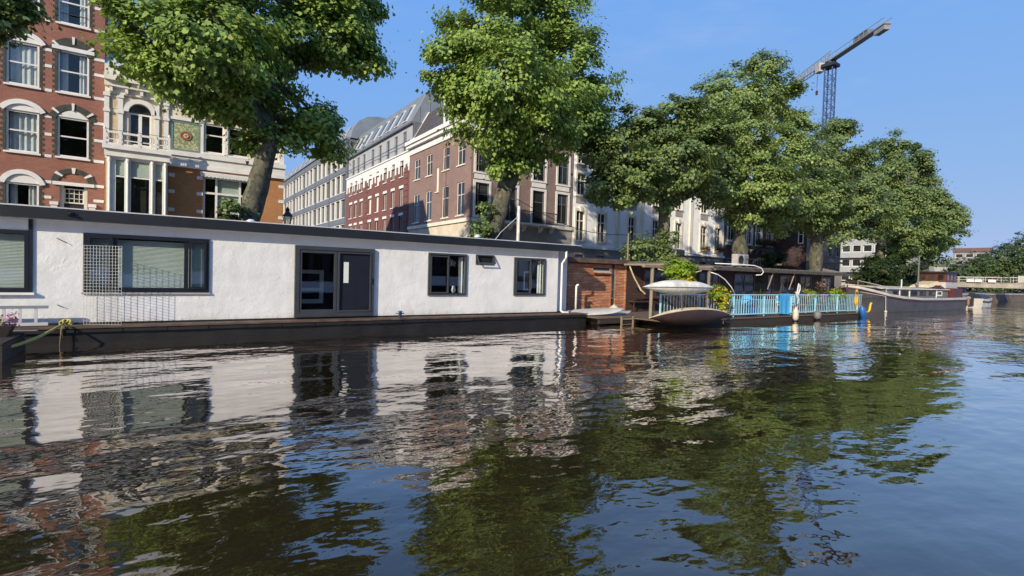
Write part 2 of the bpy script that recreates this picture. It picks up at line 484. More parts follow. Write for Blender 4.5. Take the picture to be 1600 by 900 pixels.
def thing(name, label, cat, loc=(0, 0, 0), rz=0.0, group=None):
    o = bpy.data.objects.new(name, None)
    col.objects.link(o)
    o.location = loc; o.rotation_euler = (0, 0, rz)
    o.empty_display_size = 0.3
    return tag(o, label, cat, group)
def struct(o, kind='structure'):
    o['kind'] = kind
    return o
class Fac:
    """A facade: x runs along it, y goes into the wall, z is height above the water."""
    def __init__(s, root, ox, oy, oz, rz):
        s.root, s.ox, s.oy, s.oz, s.rz = root, ox, oy, oz, rz
    def loc(s, x, y, z):
        c, t = math.cos(s.rz), math.sin(s.rz)
        return (s.ox + c * x - t * y, s.oy + t * x + c * y, s.oz + z)
    def put(s, name, me, mat, x=0, y=0, z=0, parent=None):
        if parent is not None: return add(name, me, mat, parent, (x, y, z))
        return add(name, me, mat, s.root, s.loc(x, y, z), s.rz)
    def box(s, name, mat, x0, x1, y0, y1, z0, z1):
        w, d, h = x1 - x0, y1 - y0, z1 - z0
        k = ('box', round(w, 3), round(d, 3), round(h, 3), mat)
        if k not in CACHE:
            CACHE[k] = MB().box(0, w, 0, d, 0, h).mesh(name)
        return s.put(name, CACHE[k], mat, x0, y0, z0)
def canal_fac(root): return Fac(root, -root.location.x, 36.0 - root.location.y, -root.location.z, 0)
def street_fac(root, X=20.3): return Fac(root, X - root.location.x, -root.location.y, -root.location.z, -math.pi / 2)
def wall_mesh(x0, x1, z0, z1, holes, t=0.25):
    """front sheet of a wall with real openings and their reveals"""
    xs = sorted(set([x0, x1] + [v for h in holes for v in (h[0], h[1])]))
    zs = sorted(set([z0, z1] + [v for h in holes for v in (h[2], h[3])]))
    b = MB()
    for i in range(len(xs) - 1):
        for j in range(len(zs) - 1):
            cx, cz = (xs[i] + xs[i + 1]) / 2, (zs[j] + zs[j + 1]) / 2
            if any(h[0] < cx < h[1] and h[2] < cz < h[3] for h in holes): continue
            b.quad((xs[i], 0, zs[j]), (xs[i + 1], 0, zs[j]), (xs[i + 1], 0, zs[j + 1]), (xs[i], 0, zs[j + 1]))
    for a, c, d, e in holes:
        b.quad((a, 0, d), (a, t, d), (a, t, e), (a, 0, e))
        b.quad((c, 0, d), (c, 0, e), (c, t, e), (c, t, d))
        b.quad((a, 0, e), (a, t, e), (c, t, e), (c, 0, e))
        b.quad((a, 0, d), (c, 0, d), (c, t, d), (a, t, d))
    return b
def frame_mesh(w, h, fw, fd, mv=(), mh=(), mw=0.05):
    b = MB()
    g = 0.003
    b.box(g, fw, -fd, 0, g, h - g).box(w - fw, w - g, -fd, 0, g, h - g)
    b.box(fw, w - fw, -fd, 0, g, fw * 1.15).box(fw, w - fw, -fd, 0, h - fw, h - g)
    for x in mv: b.box(x * w - mw / 2, x * w + mw / 2, -fd * 0.75, 0, fw * 1.15, h - fw)
    for z in mh:
        e = [fw] + sorted(x * w for x in mv) + [w - fw]
        for i in range(len(e) - 1):
            b.box(e[i] + (mw / 2 if i else 0), e[i + 1] - (mw / 2 if i < len(e) - 2 else 0), -fd * 0.8, 0, z * h - mw / 2, z * h + mw / 2)
    return b
def window(fac, x0, x1, z0, z1, rec=0.16, fw=0.07, fd=0.07, mv=(), mh=(), mw=0.05, mat='white_trim', pane='pane_dark', sill=None, name='window', sdepth=0.1):
    w, h = x1 - x0, z1 - z0
    k = ('win', round(w, 2), round(h, 2), fw, fd, tuple(mv), tuple(mh), mw, mat)
    if k not in CACHE: CACHE[k] = frame_mesh(w, h, fw, fd, mv, mh, mw).mesh(name)
    o = fac.put(name, CACHE[k], mat, x0, rec, z0)
    ex = [fw] + [x * w for x in sorted(mv)] + [w - fw]
    ez = [fw] + [z * h for z in sorted(mh)] + [h - fw]
    for i in range(len(ex) - 1):
        for j in range(len(ez) - 1):
            a, b2, c, d = ex[i] - 0.01, ex[i + 1] + 0.01, ez[j] - 0.01, ez[j + 1] + 0.01
            k = ('pane', round(b2 - a, 2), round(d - c, 2), pane)
            if k not in CACHE: CACHE[k] = MB().quad((0, 0, 0), (b2 - a, 0, 0), (b2 - a, 0, d - c), (0, 0, d - c)).mesh('pane')
            p = add('pane', CACHE[k], pane, o, (a, -fd * 0.4, c), rot=(random.uniform(-.006, .006), 0, random.uniform(-.006, .006)))
    if sill:
        k = ('sill', round(w, 2), sill, sdepth)
        if k not in CACHE: CACHE[k] = MB().box(-0.08, w + 0.08, -rec - sdepth, -rec + 0.02 - 0.022, -0.09, -0.002).mesh('sill')
        add('sill', CACHE[k], sill, o)
    return o
def surround(fac, x0, x1, z0, z1, wd=0.18, pr=0.06, mat='cream_trim', top=None, name='window_surround'):
    t = top or wd
    k = ('sur', round(x1 - x0, 2), round(z1 - z0, 2), wd, pr, t, mat)
    if k not in CACHE:
        w, h = x1 - x0, z1 - z0
        CACHE[k] = MB().box(-wd, 0, -pr, 0.05, 0, h).box(w, w + wd, -pr, 0.05, 0, h).box(-wd, w + wd, -pr, 0.05, h, h + t).box(-wd, w + wd, -pr * 1.5, 0.05, -0.14, 0).mesh(name)
    return fac.put(name, CACHE[k], mat, x0, 0, z0)
def curtain(parent, w, h, x0, y, z0, mat='curtain'):
    b = MB(); n = max(10, int(w / 0.05)); ph = random.uniform(0, 6)
    xs = [x0 + w * i / n for i in range(n + 1)]
    ys = [y + 0.035 * math.sin(i * 1.3 + ph) + 0.02 * math.sin(i * .47 + ph) for i in range(n + 1)]
    b.loft([[(xs[i], ys[i], z0) for i in range(n + 1)], [(xs[i], ys[i] * 1.0, z0 + h) for i in range(n + 1)]], close=False)
    return add('curtain', b, mat, parent)
def arch_pts(cx, zc, r, a0, a1, n=14, ry=None):
    ry = ry or r
    return [(cx + r * math.cos(a0 + (a1 - a0) * i / n), zc + ry * math.sin(a0 + (a1 - a0) * i / n)) for i in range(n + 1)]
def arch_band(cx, zc, r0, r1, a0, a1, y0, y1, n=14, k=1.0):
    """curved band in the x-z plane from radius r0 to r1 (k squashes the rise)"""
    b = MB(); rings = []
    for i in range(n + 1):
        t = a0 + (a1 - a0) * i / n; c, s_ = math.cos(t), math.sin(t)
        rings.append([(cx + r0 * c, y0, zc + r0 * s_ * k), (cx + r1 * c, y0, zc + r1 * s_ * k), (cx + r1 * c, y1, zc + r1 * s_ * k), (cx + r0 * c, y1, zc + r0 * s_ * k)])
    return b.loft(rings)

# ------------------------------------------------------------------ foliage
LEAF8 = np.array([(0, -.5), (.30, -.38), (.52, .02), (.24, .10), (0, .55), (-.24, .10), (-.52, .02), (-.30, -.38)], float)
LEAF4 = np.array([(0, -.55), (.38, .0), (0, .55), (-.38, .0)], float)
def leaf_mesh(name, pts, size, outward=None, tmpl=LEAF8, up=0.55):
    n = len(pts); k = len(tmpl)
    nr = rng.normal(size=(n, 3)); nr /= np.linalg.norm(nr, axis=1)[:, None]
    nr[:, 2] = np.abs(nr[:, 2])
    nr += np.array([0, 0, up])
    if outward is not None: nr += outward * 1.5
    nr /= np.linalg.norm(nr, axis=1)[:, None]
    ref = rng.normal(size=(n, 3))
    u = np.cross(nr, ref); u /= np.linalg.norm(u, axis=1)[:, None]
    w = np.cross(nr, u)
    s = size * rng.uniform(0.45, 1.35, n)
    V = pts[:, None, :] + s[:, None, None] * (tmpl[None, :, 0, None] * u[:, None, :] + tmpl[None, :, 1, None] * w[:, None, :] - (0.35 * np.abs(tmpl[None, :, 0, None]) + .18 * tmpl[None, :, 1, None] ** 2) * nr[:, None, :])
    me = bpy.data.meshes.new(name)
    me.vertices.add(n * k); me.loops.add(n * k); me.polygons.add(n)
    me.vertices.foreach_set('co', V.reshape(-1).astype(np.float32))
    me.loops.foreach_set('vertex_index', np.arange(n * k, dtype=np.int32))
    me.polygons.foreach_set('loop_start', np.arange(0, n * k, k, dtype=np.int32))
    me.polygons.foreach_set('loop_total', np.full(n, k, dtype=np.int32))
    me.update(calc_edges=True)
    return me
def crown_points(lobes, n, sub=0.55, flat=0.85):
    """leaf positions: lobes broken into many small clumps near the lobe's surface"""
    vol = np.array([l[3] ** 2 for l in lobes]); vol /= vol.sum()
    P, O = [], []
    for l, f in zip(lobes, vol):
        m = int(n * f)
        c = np.array(l[:3]); r = l[3]
        nc = max(5, int(4.6 * (r / sub) ** 2))
        d = rng.normal(size=(nc, 3)); d /= np.linalg.norm(d, axis=1)[:, None]
        rho = rng.uniform(0.35, 1.08, nc) ** 0.6
        cc = d * (rho * r * rng.uniform(.86, 1.12, nc) * np.where(rng.random(nc) < .12, 1.22, 1.0))[:, None]; cc[:, 2] *= flat
        idx = rng.integers(0, nc, m)
        off = rng.normal(size=(m, 3)) * (sub * rng.uniform(.30, .58, nc))[idx][:, None]
        off[:, 2] *= 0.6
        p = cc[idx] + off
        P.append(p + c); o = p / (np.linalg.norm(p, axis=1)[:, None] + 1e-6); O.append(o)
    return np.concatenate(P), np.concatenate(O)
def limb(b, p0, p1, r0, r1, n=7, sag=0.25, seg=7, wob=.06):
    p0, p1 = Vector(p0), Vector(p1)
    L = (p1 - p0).length; pts, rs = [], []
    side = Vector((random.uniform(-1, 1), random.uniform(-1, 1), 0)) * L * 0.08
    for i in range(seg + 1):
        t = i / seg
        p = p0.lerp(p1, t) + Vector((0, 0, sag * L * 0.35 * math.sin(math.pi * t))) + side * math.sin(math.pi * 2 * t) * .6
        pts.append(p); rs.append(r0 + (r1 - r0) * t ** 0.8)
    b.tube(pts, rs, n, wob)
def tree(label, base, lobes, fork, rad, n, size, leaf='plane_leaf', tmpl=LEAF8, sub=0.55, shoots=None, name='plane_tree', group='plane trees along the quay', knobs=0.09):
    root = thing(name, label, 'tree', base, 0, group)
    B = Vector(base)
    lob = [(l[0] - base[0], l[1] - base[1], l[2] - base[2], l[3]) for l in lobes]
    fk = Vector(fork) - B
    b = MB(); pts, rs = [], []
    for i in range(15):
        t = i / 14
        p = Vector((0, 0, 0)).lerp(fk, t) + Vector((math.sin(t * 5 + base[0]) * .07, math.cos(t * 4 + base[0]) * .07, 0)) * (1 - t * .3)
        pts.append(p); rs.append(rad * (1.28 - 0.45 * min(1, t * 3) if t < .33 else 0.83 + .05 * math.sin(t * 13) - .12 * t))
    b.tube(pts, rs, 14, knobs)
    add('trunk', smooth(b.mesh('trunk')), 'bark', root)
    big = sorted(lob, key=lambda l: -l[3])
    for i, l in enumerate(big):
        c = Vector(l[:3])
        bb = MB()
        if i < 5 or not (0):
            st = fk - Vector((0, 0, random.uniform(0, .6)))
            # branch from the nearest larger limb's midpoint
            if i >= 4:
                near = min(big[:4], key=lambda q: (Vector(q[:3]) - c).length)
                st = fk.lerp(Vector(near[:3]), 0.55)
        r0 = rad * (0.55 if i < 4 else 0.26)
        limb(bb, st, c, r0, r0 * 0.28)
        for k in range(5):
            d = Vector((random.gauss(0, 1), random.gauss(0, 1), random.gauss(.2, .8))).normalized() * l[3] * .85
            limb(bb, st.lerp(c, random.uniform(.6, 1)), c + d, r0 * .3, r0 * .06, 5, .1, 4)
        add('limb', smooth(bb.mesh('limb')), 'bark', root)
    P, O = crown_points(lob, n, sub)
    add('crown', leaf_mesh('crown', P, size, O, tmpl), leaf, root)
    if shoots:
        P, O = crown_points([(s[0] - base[0], s[1] - base[1], s[2] - base[2], s[3]) for s in shoots], int(n * 0.012), 0.3)
        add('shoots', leaf_mesh('shoots', P, size * .8, O, tmpl), 'plane_leaf_dark', root)
    return root
def bush(root, name, lobes, n, size, leaf, tmpl=LEAF4, sub=.3):
    P, O = crown_points(lobes, n, sub)
    o = add(name, leaf_mesh(name, P, size, O, tmpl), leaf, root)
    if name == 'blooms': o['kind'] = 'stuff'
    return o

# ------------------------------------------------------------------ setting: water, ground, quay
G = 1.2
struct(add('water', MB().quad((-150, -24, 0), (150, -24, 0), (150, 23, 0), (-150, 23, 0)), 'canal_water'))
gb = MB()
gb.quad((-900, 22.4, G), (900, 22.4, G), (900, 900, G), (-900, 900, G))
gb.quad((132, -900, G), (900, -900, G), (900, 22.4, G), (132, 22.4, G))
gb.quad((-900, -900, G), (132, -900, G), (132, -22, G), (-900, -22, G))
struct(add('ground', gb, 'asphalt'))
qw = thing('quay_wall', 'dark brick quay wall behind the moored boats', 'wall', (0, 22.4, 0))
add('brickwork', MB().box(-120, 131.9, -0.12, 0.3, -1.5, 1.02), 'quay_brick', qw)
add('coping', MB().box(-120, 131.9, -0.2, 0.35, 1.024, 1.24), 'grey_stone', qw)
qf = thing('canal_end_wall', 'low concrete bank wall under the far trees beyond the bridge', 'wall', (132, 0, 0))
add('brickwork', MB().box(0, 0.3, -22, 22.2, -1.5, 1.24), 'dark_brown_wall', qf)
# pavement with kerb in front of the houses
pv = struct(add('pavement', MB().box(-60, 6.4, 33.2, 37.0, G + .004, G + 0.14).box(20.4, 131, 33.2, 37.0, G + .004, G + 0.14), 'concrete'))

def shell(fac, name, mat, x0, x1, z0, z1, depth, top=True):
    """side walls, back and flat top behind a front sheet"""
    b = MB()
    b.quad((x0, 0, z0), (x0, 0, z1), (x0, depth, z1), (x0, depth, z0))
    b.quad((x1, 0, z0), (x1, depth, z0), (x1, depth, z1), (x1, 0, z1))
    b.quad((x0, depth, z0), (x0, depth, z1), (x1, depth, z1), (x1, depth, z0))
    if top: b.quad((x0, 0, z1), (x1, 0, z1), (x1, depth, z1), (x0, depth, z1))
    return fac.put(name, b, mat)
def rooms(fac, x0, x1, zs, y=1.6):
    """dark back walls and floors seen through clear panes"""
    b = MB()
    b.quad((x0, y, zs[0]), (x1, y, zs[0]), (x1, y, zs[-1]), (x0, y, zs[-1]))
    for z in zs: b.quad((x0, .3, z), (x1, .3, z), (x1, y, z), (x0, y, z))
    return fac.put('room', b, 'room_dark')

# ------------------------------------------------------------------ red brick house at the left edge
h = thing('red_brick_house', 'tall red brick house with white stone bands and dark arches at left edge', 'house', (-6.0, 36, G))
f = canal_fac(h)
cols = [(-8.6, -7.35), (-6.62, -5.37), (-4.66, -3.38)]
rows = [(3.7, 6.05), (7.62, 9.72), (11.0, 13.2), (14.6, 16.8)]
holes = [(a, b, c, d) for i, (a, b) in enumerate(cols) for j, (c, d) in enumerate(rows) if not (i == 2 and j == 0)]
door_hole = (-4.55, -3.42, G, 6.15)
holes.append(door_hole)
f.put('wall', wall_mesh(-9.4, -2.72, G, 18.4, holes, 0.3), 'red_brick')
shell(f, 'side_wall', 'red_brick', -9.4, -2.72, G, 18.4, 11)
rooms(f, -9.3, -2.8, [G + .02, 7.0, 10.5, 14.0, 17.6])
for i, (a, b) in enumerate(cols):
    for j, (c, d) in enumerate(rows):
        if i == 2 and j == 0: continue
        w = window(f, a, b, c, d, 0.14, 0.085, 0.09, (), (0.52,), 0.07, 'white_trim', 'pane_clear', 'white_trim')
        if i == 1 and j in (1, 2): curtain(w, b - a - .2, d - c - .2, .1, .12, .1)
        elif not (i == 2 and j == 1):
            curtain(w, .3, d - c - .2, .1, .12, .1); curtain(w, .32, d - c - .2, b - a - .42, .12, .1)
        if i == 2 and j == 3:
            add('window_bar', MB().box(.09, b - a - .09, -.13, -.10, .52, .56), 'iron', w)
        # jamb quoins: toothed dark bricks
        n = int((d - c) / 0.14); z = c + .01
        pl, pr = [(a - .002, z)], [(b + .002, z)]
        for k in range(n):
            L = 0.20 if k % 2 else 0.11
            pl += [(a - L, z + k * .14), (a - L, z + k * .14 + .14)]
            pr += [(b + L, z + k * .14), (b + L, z + k * .14 + .14)]
        pl.append((a - .002, z + n * .14)); pr.append((b + .002, z + n * .14))
        f.put('quoin', MB().extrude_y(pl[::-1], -.012, .05), 'dark_quoin')
        f.put('quoin', MB().extrude_y(pr, -.012, .05), 'dark_quoin')
        cx = (a + b) / 2; hw = (b - a) / 2
        if j == 3: continue
        if i < 2:     # white segmental hood
            rise = 0.30 if j else 0.42
            top = [(cx - hw - .1 + (2 * hw + .2) * t / 12, d + .02 + rise * math.sin(math.pi * t / 12)) for t in range(13)]
            prof = [(cx - hw - .12, d + .001)] + top[1:-1] + [(cx + hw + .12, d + .001)]
            f.put('tympanum', MB().extrude_y(prof, -.02, .05), 'white_trim')
            rad = (hw * hw + rise * rise) / (2 * rise)
            an = math.asin(min(1, (hw + .1) / (rad + .1)))
            f.put('hood', arch_band(cx, d + rise - rad + .02, rad + .012, rad + .24, math.pi / 2 + an * 1.1, math.pi / 2 - an * 1.1, -.10, .04, 12), 'white_trim')
        else:
            if j == 2:
                f.put('lintel', MB().box(a - .22, b + .22, -.07, .05, d + .002, d + .2), 'white_trim')
                dz = d + .19; hh = .42
            else:
                rise = .38
                prof = [(cx - hw, d + .001)] + [(cx - hw + 2 * hw * t / 12, d + .02 + rise * math.sin(math.pi * t / 12)) for t in range(1, 12)] + [(cx + hw, d + .001)]
                f.put('tympanum', MB().extrude_y(prof, -.01, .05), 'white_trim')
            rad = (hw * hw + .38 ** 2) / (2 * .38); an = math.asin(min(1, (hw + .12) / (rad + .1)))
            zc = d + .40 - rad + (0.0 if j == 1 else .0)
            f.put('arch', arch_band(cx, zc, rad + (.0 if j == 1 else -.12), rad + .30, math.pi / 2 + an * 1.12, math.pi / 2 - an * 1.12, -.035, .04, 14), 'dark_quoin')
            for t in (-.75, 0, .75):
                f.put('keystone', arch_band(cx, zc, rad + (-.03 if t == 0 else .02), rad + .36, math.pi / 2 - an * t + .055, math.pi / 2 - an * t - .055, -.075, .04, 2), 'white_trim')
# stone bands between the windows
edges = [(-9.4, -8.82), (-7.13, -6.84), (-5.15, -4.88), (-3.16, -2.72)]
for z in (5.35, 6.15, 7.5, 8.62, 9.55, 10.9, 12.15, 12.98, 14.5, 15.7, 16.7):
    for a, b in edges:
        f.box('stone_band', 'white_trim', a, b, -.025, .05, z, z + .15)
# front door under its arch
cx, hw = -3.985, .565
f.put('door_tympanum', MB().extrude_y([(cx - .6, 6.3)] + arch_pts(cx, 6.3, .6, math.pi, 0, 14, .48)[1:-1] + [(cx + .6, 6.3)], -.005, .05), 'terracotta')
f.put('arch', arch_band(cx, 6.3, .6, .90, math.pi, 0, -.05, .04, 16, .82), 'dark_quoin')
for t in (-.9, 0, .9):
    f.put('keystone', arch_band(cx, 6.3, .58, .94, math.pi / 2 - t + .09, math.pi / 2 - t - .09, -.08, .04, 2, .82), 'white_trim')
f.put('door_lintel', MB().box(cx - .85, cx + .85, -.08, .05, 6.12, 6.298), 'white_trim')
for s in (-1, 1):
    f.put('corbel', MB().box(cx + s * .78 - .17, cx + s * .78 + .17, -.14, .05, 5.05, 5.22).box(cx + s * .78 - .13, cx + s * .78 + .13, -.09, .05, 4.9, 5.048), 'white_trim')
d = window(f, -4.4, -3.57, 5.2, 6.0, .25, .06, .06, (.25, .5, .75), (.33, .66), .03, 'cream_trim', 'pane_dark', name='fanlight')
f.put('door', MB().box(-4.4, -3.57, .22, .28, G + .2, 5.15), 'iron')
f.put('door_frame', MB().box(-4.55, -4.403, .1, .3, G, 6.12).box(-3.567, -3.42, .1, .3, G, 6.12), 'cream_trim')
f.put('cornice', MB().box(-9.5, -2.7, -.45, 0, 18.0, 18.4).box(-9.45, -2.71, -.25, 0, 17.6, 17.998), 'white_trim')

# ------------------------------------------------------------------ ornate white and orange house
h = thing('ornate_house', 'low ornate house with white bay window, tile panels and orange brick', 'house', (2, 36, G))
f = canal_fac(h)
holes = [(-1.66, -.62, 8.7, 11.05), (1.98, 3.02, 8.85, 10.6), (3.22, 4.26, 8.85, 10.6), (5.2, 6.0, 8.85, 10.6), (1.95, 4.6, 4.0, 7.42)]
low = [x for x in holes if x[2] < 7]
f.put('brick_wall', wall_mesh(-2.7, 6.42, G, 7.85, low, .3), 'orange_brick')
f.put('upper_wall', wall_mesh(-2.7, 6.42, 7.85, 12.0, [x for x in holes if x[2] > 7], .3), 'cream_stucco')
shell(f, 'side_wall', 'orange_brick', -2.7, 6.42, G, 12.0, 11)
rooms(f, -2.6, 6.3, [G + .02, 8.2, 11.9])
# string course and cornice
f.put('string_course', MB().box(.2, 6.5, -.22, 0, 8.45, 8.72).box(.2, 6.46, -.12, 0, 8.02, 8.448).box(.2, 6.5, -.17, 0, 7.80, 8.018), 'white_trim')
f.put('cornice', MB().box(-2.72, 6.55, -.55, 0, 12.0, 12.35).box(-2.71, 6.5, -.35, 0, 11.72, 11.998).box(-2.70, 6.46, -.12, 0, 11.4, 11.718), 'cream_trim')
for k in range(14):
    f.box('bracket', 'white_trim', -2.5 + k * .68, -2.36 + k * .68, -.3, -.12, 11.45, 11.715)
# arched balcony doors
f.put('spandrel', MB().poly([(-1.66, .2, 10.53), (-1.66, .2, 11.05), (-.62, .2, 11.05), (-.62, .2, 10.53)] + [(x, .2, z) for x, z in arch_pts(-1.14, 10.53, .5, 0, math.pi, 16)]), 'white_trim')
f.put('archivolt', arch_band(-1.14, 10.53, .52, .76, 0, math.pi, -.1, .02, 18), 'white_trim')
w = window(f, -1.66, -.62, 8.7, 10.53, .2, .09, .08, (.5,), (), .16, 'white_trim', 'pane_dark', name='balcony_door')
f.put('fanlight', MB().poly([(x, .19, z) for x, z in arch_pts(-1.14, 10.535, .5, 0, math.pi, 16)]), 'pane_dark')
fg = MB()
for k in range(-3, 4): fg.box(-1.14 + k * .14 - .01, -1.14 + k * .14 + .01, .165, .185, 10.54, 10.53 + math.sqrt(max(.01, .25 - (k * .14) ** 2)))
fg.box(-1.58, -.70, .165, .1849, 10.70, 10.72)
f.put('glazing_bars', fg, 'iron')
for a in (-2.62, -2.02, -.36, .08):
    f.put('pilaster', MB().box(a - .11, a + .11, -.1, 0, 8.72, 11.4).box(a - .15, a + .15, -.15, 0, 10.35, 10.5).box(a - .15, a + .15, -.15, 0, 11.2, 11.38), 'white_trim')
for a, b, c, d in ((-2.5, -2.14, 8.95, 10.3), (-.24, -.04, 8.95, 10.3), (-2.5, -1.95, 10.6, 11.15), (-.4, -.05, 10.6, 11.15)):
    f.box('tan_panel', 'tan_panel', a, b, -.02, .02, c, d)
# green and cream tile panel with scrollwork
def tile_mat():
    m, n, b, o = nodes_of('tile_panel')
    v = coords(n, (1, 1, 1))
    w = n.nodes.new('ShaderNodeTexVoronoi'); w.feature = 'SMOOTH_F1'; w.inputs['Scale'].default_value = 5.5
    n.links.new(v, w.inputs[0])
    nz = noise(n, v, 4.2, 2)
    k = ramp(n, math_n(n, 'SINE', math_n(n, 'MULTIPLY', math_n(n, 'ADD', w.outputs[0], nz), 14.0), 0), [(0.45, 0.0), (0.6, 1.0)])
    n.links.new(mixrgb(n, k, (0.20, 0.27, 0.14), (0.50, 0.45, 0.28)), b.inputs['Base Color'])
    b.inputs['Roughness'].default_value = .35
tile_mat()
tp = f.put('tile_panel', MB().box(.42, 1.68, -.03, .03, 8.86, 10.38), 'tile_panel')
f.put('panel_border', MB().box(.33, .418, -.05, .03, 8.76, 10.48).box(1.682, 1.77, -.05, .03, 8.76, 10.48).box(.42, 1.68, -.05, .03, 10.382, 10.48).box(.42, 1.68, -.05, .03, 8.76, 8.858), 'teal_paint')
med = MB().loft([[(1.05 + r * math.cos(t), y, 9.65 + r * .9 * math.sin(t)) for t in [2 * math.pi * j / 20 for j in range(20)]] for r, y in ((.30, -.028), (.30, -.06), (.24, -.07), (.22, -.05))])
add('medallion', med, 'terracotta', tp)
rs = MB()
for k in range(6):
    t = k * math.pi / 3
    rs.loft([[(1.05 + .09 * math.cos(t) + .055 * math.cos(a), y, 9.65 + .09 * math.sin(t) + .055 * math.sin(a)) for a in [2 * math.pi * j / 8 for j in range(8)]] for y in (-.05, -.085)])
add('rosette', rs, 'tan_panel', tp)
f.put('panel_moulding', MB().box(.3, 1.8, -.1, 0, 10.52, 10.66).box(1.78, 1.93, -.08, 0, 8.72, 10.52), 'white_trim')
for a, b, c, d in holes[1:4]:
    window(f, a, b, c, d, .16, .09, .09, (), (.62,), .07, 'white_trim', 'pane_clear', 'white_trim')
    f.put('archivolt', arch_band((a + b) / 2, 10.72, .5, .72, 0, math.pi, -.09, .02, 14, .55), 'white_trim')
f.put('pilaster', MB().box(3.03, 3.21, -.1, .02, 8.72, 10.7), 'white_trim')
f.put('pilaster', MB().box(6.1, 6.4, -.1, .02, 8.72, 11.4), 'white_trim')
# wide ground floor window with fringed valance
w = window(f, 1.95, 4.6, 4.0, 7.42, .16, .10, .1, (.26, .74), (.72,), .12, 'white_trim', 'pane_clear', 'white_trim')
add('blind', MB().box(.72, 1.93, .05, .06, 1.3, 3.3), 'blind', w)
vl = MB()
vl.box(1.78, 4.78, -.3, 0, 7.55, 7.66)
for k in range(30): vl.box(1.78 + k * .1, 1.868 + k * .1, -.3, -.28, 7.36 + .03 * (k % 2), 7.548)
f.put('valance', vl, 'white_trim')
for z in (4.2, 5.2, 6.25, 7.2):
    for a, b in ((.22, .52), (1.62, 1.93), (5.0, 5.02), (6.12, 6.45)):
        if b - a > .1: f.box('stone_block', 'white_trim', a, b, -.03, .05, z, z + .2)
# bay window
bw = wall_mesh(-2.55, .17, G, 8.0, [(-2.22, -1.72, 4.6, 7.72), (-1.55, -.62, 4.6, 7.72), (-.45, -.02, 4.6, 7.72)], .12)
b = MB(); b.v = [(x, y - .9, z) for x, y, z in bw.v]; b.f = bw.f
b.quad((-2.55, -.9, G), (-2.55, 0, G), (-2.55, 0, 8), (-2.55, -.9, 8)).quad((.17, -.9, G), (.17, -.9, 8), (.17, 0, 8), (.17, 0, G)).quad((-2.55, -.9, 8), (.17, -.9, 8), (.17, 0, 8), (-2.55, 0, 8))
f.put('bay_wall', b, 'white_trim')
fb = Fac(h, f.ox, f.oy - .9, f.oz, 0)
fb.put('bay_interior', MB().quad((-2.5, .6, G), (.12, .6, G), (.12, .6, 7.9), (-2.5, .6, 7.9)).quad((-2.5, .14, 4.3), (.12, .14, 4.3), (.12, .6, 4.3), (-2.5, .6, 4.3)), 'room_dark')
for a, c in ((-2.22, -1.72), (-1.55, -.62), (-.45, -.02)):
    w = window(fb, a, c, 4.6, 7.72, .08, .06, .06, (), (.7,), .08, 'white_trim', 'pane_clear')
    add('lace_blind', MB().box(.06, c - a - .06, .03, .04, 2.25, 3.05), 'blind', w)
for x in (-2.42, -1.635, -.535, .07):
    fb.put('colonnette', MB().lathe([(.085, 4.5), (.06, 4.6), (.05, 5.2), (.05, 6.6), (.065, 6.65), (.05, 6.72), (.05, 7.5), (.085, 7.6), (.095, 7.75)], 10, (x, -.05)), 'white_trim')
fb.put('bay_cornice', MB().box(-2.72, .34, -.3, 0, 8.18, 8.42).box(-2.64, .26, -.16, 0, 7.82, 8.178), 'white_trim')
# balcony on the bay
bal = MB().box(-2.66, .28, -.24, -.12, 9.02, 9.12).box(-2.66, .28, -.22, -.13, 8.424, 8.50)
for x in (-2.62, -1.95, -1.14, -.4, .22): bal.box(x - .06, x + .06, -.26, -.1, 8.424, 9.18)
bal.box(-2.66, .28, -.20, -.15, 8.68, 8.73)
fb.put('balustrade', bal, 'white_trim')
gr = MB()
for k in range(26):
    x = -2.5 + k * .105
    gr.tube([(x, -.175, 8.74), (x + .04, -.175, 8.88), (x, -.175, 9.01)], .011, 4)
gr.box(-2.62, .22, -.185, -.165, 9.2, 9.22)
fb.put('iron_grille', gr, 'iron')
for x in (-2.62, .22): fb.put('finial', MB().lathe([(.05, 9.18), (.075, 9.24), (.03, 9.32), (.005, 9.36)], 8, (x, -.18)), 'white_trim')
# pale mansard
f.put('mansard', MB().extrude_x([(-.3, 12.35), (1.6, 16.2), (9, 16.2), (9, 12.35)], -2.71, 6.4), 'pale_slate')
f.put('parapet', MB().box(-2.71, -1.4, -.25, .1, 12.352, 12.9).box(1.2, 3.2, -.25, .1, 12.352, 13.2), 'cream_trim')

# ------------------------------------------------------------------ brick corner house
h = thing('corner_house', 'purple brown brick corner house with cream cornice and slate mansard', 'house', (20.3, 36, G))
fc, fs = canal_fac(h), street_fac(h)
cw = [(20.72, 22.0), (23.55, 24.8), (26.45, 27.75), (29.2, 30.45)]
hc = [(a, b, 6.75, 9.42) for a, b in cw[:1]] + [(a, b, 6.45, 9.42) for a, b in cw[1:3]] + [(29.2, 30.45, 6.75, 9.42)] + [(a, b, 10.3, 12.75) for a, b in cw]
fc.put('wall', wall_mesh(20.3, 31.0, 6.55, 13.6, [x if x[2] > 6.5 else (x[0], x[1], 6.551, x[3]) for x in hc], .22), 'purple_brick')
fc.put('ground_floor_wall', wall_mesh(20.3, 31.0, G, 6.25, [(20.8, 22.3, 2.5, 4.8), (23.3, 25.0, 2.2, 5.0), (26.2, 28.2, 2.2, 5.0), (29, 30.4, 2.2, 4.9)], .2), 'grey_stone')
shell(fc, 'back_wall', 'purple_brick', 21.0, 31.0, G, 13.6, 12.5)
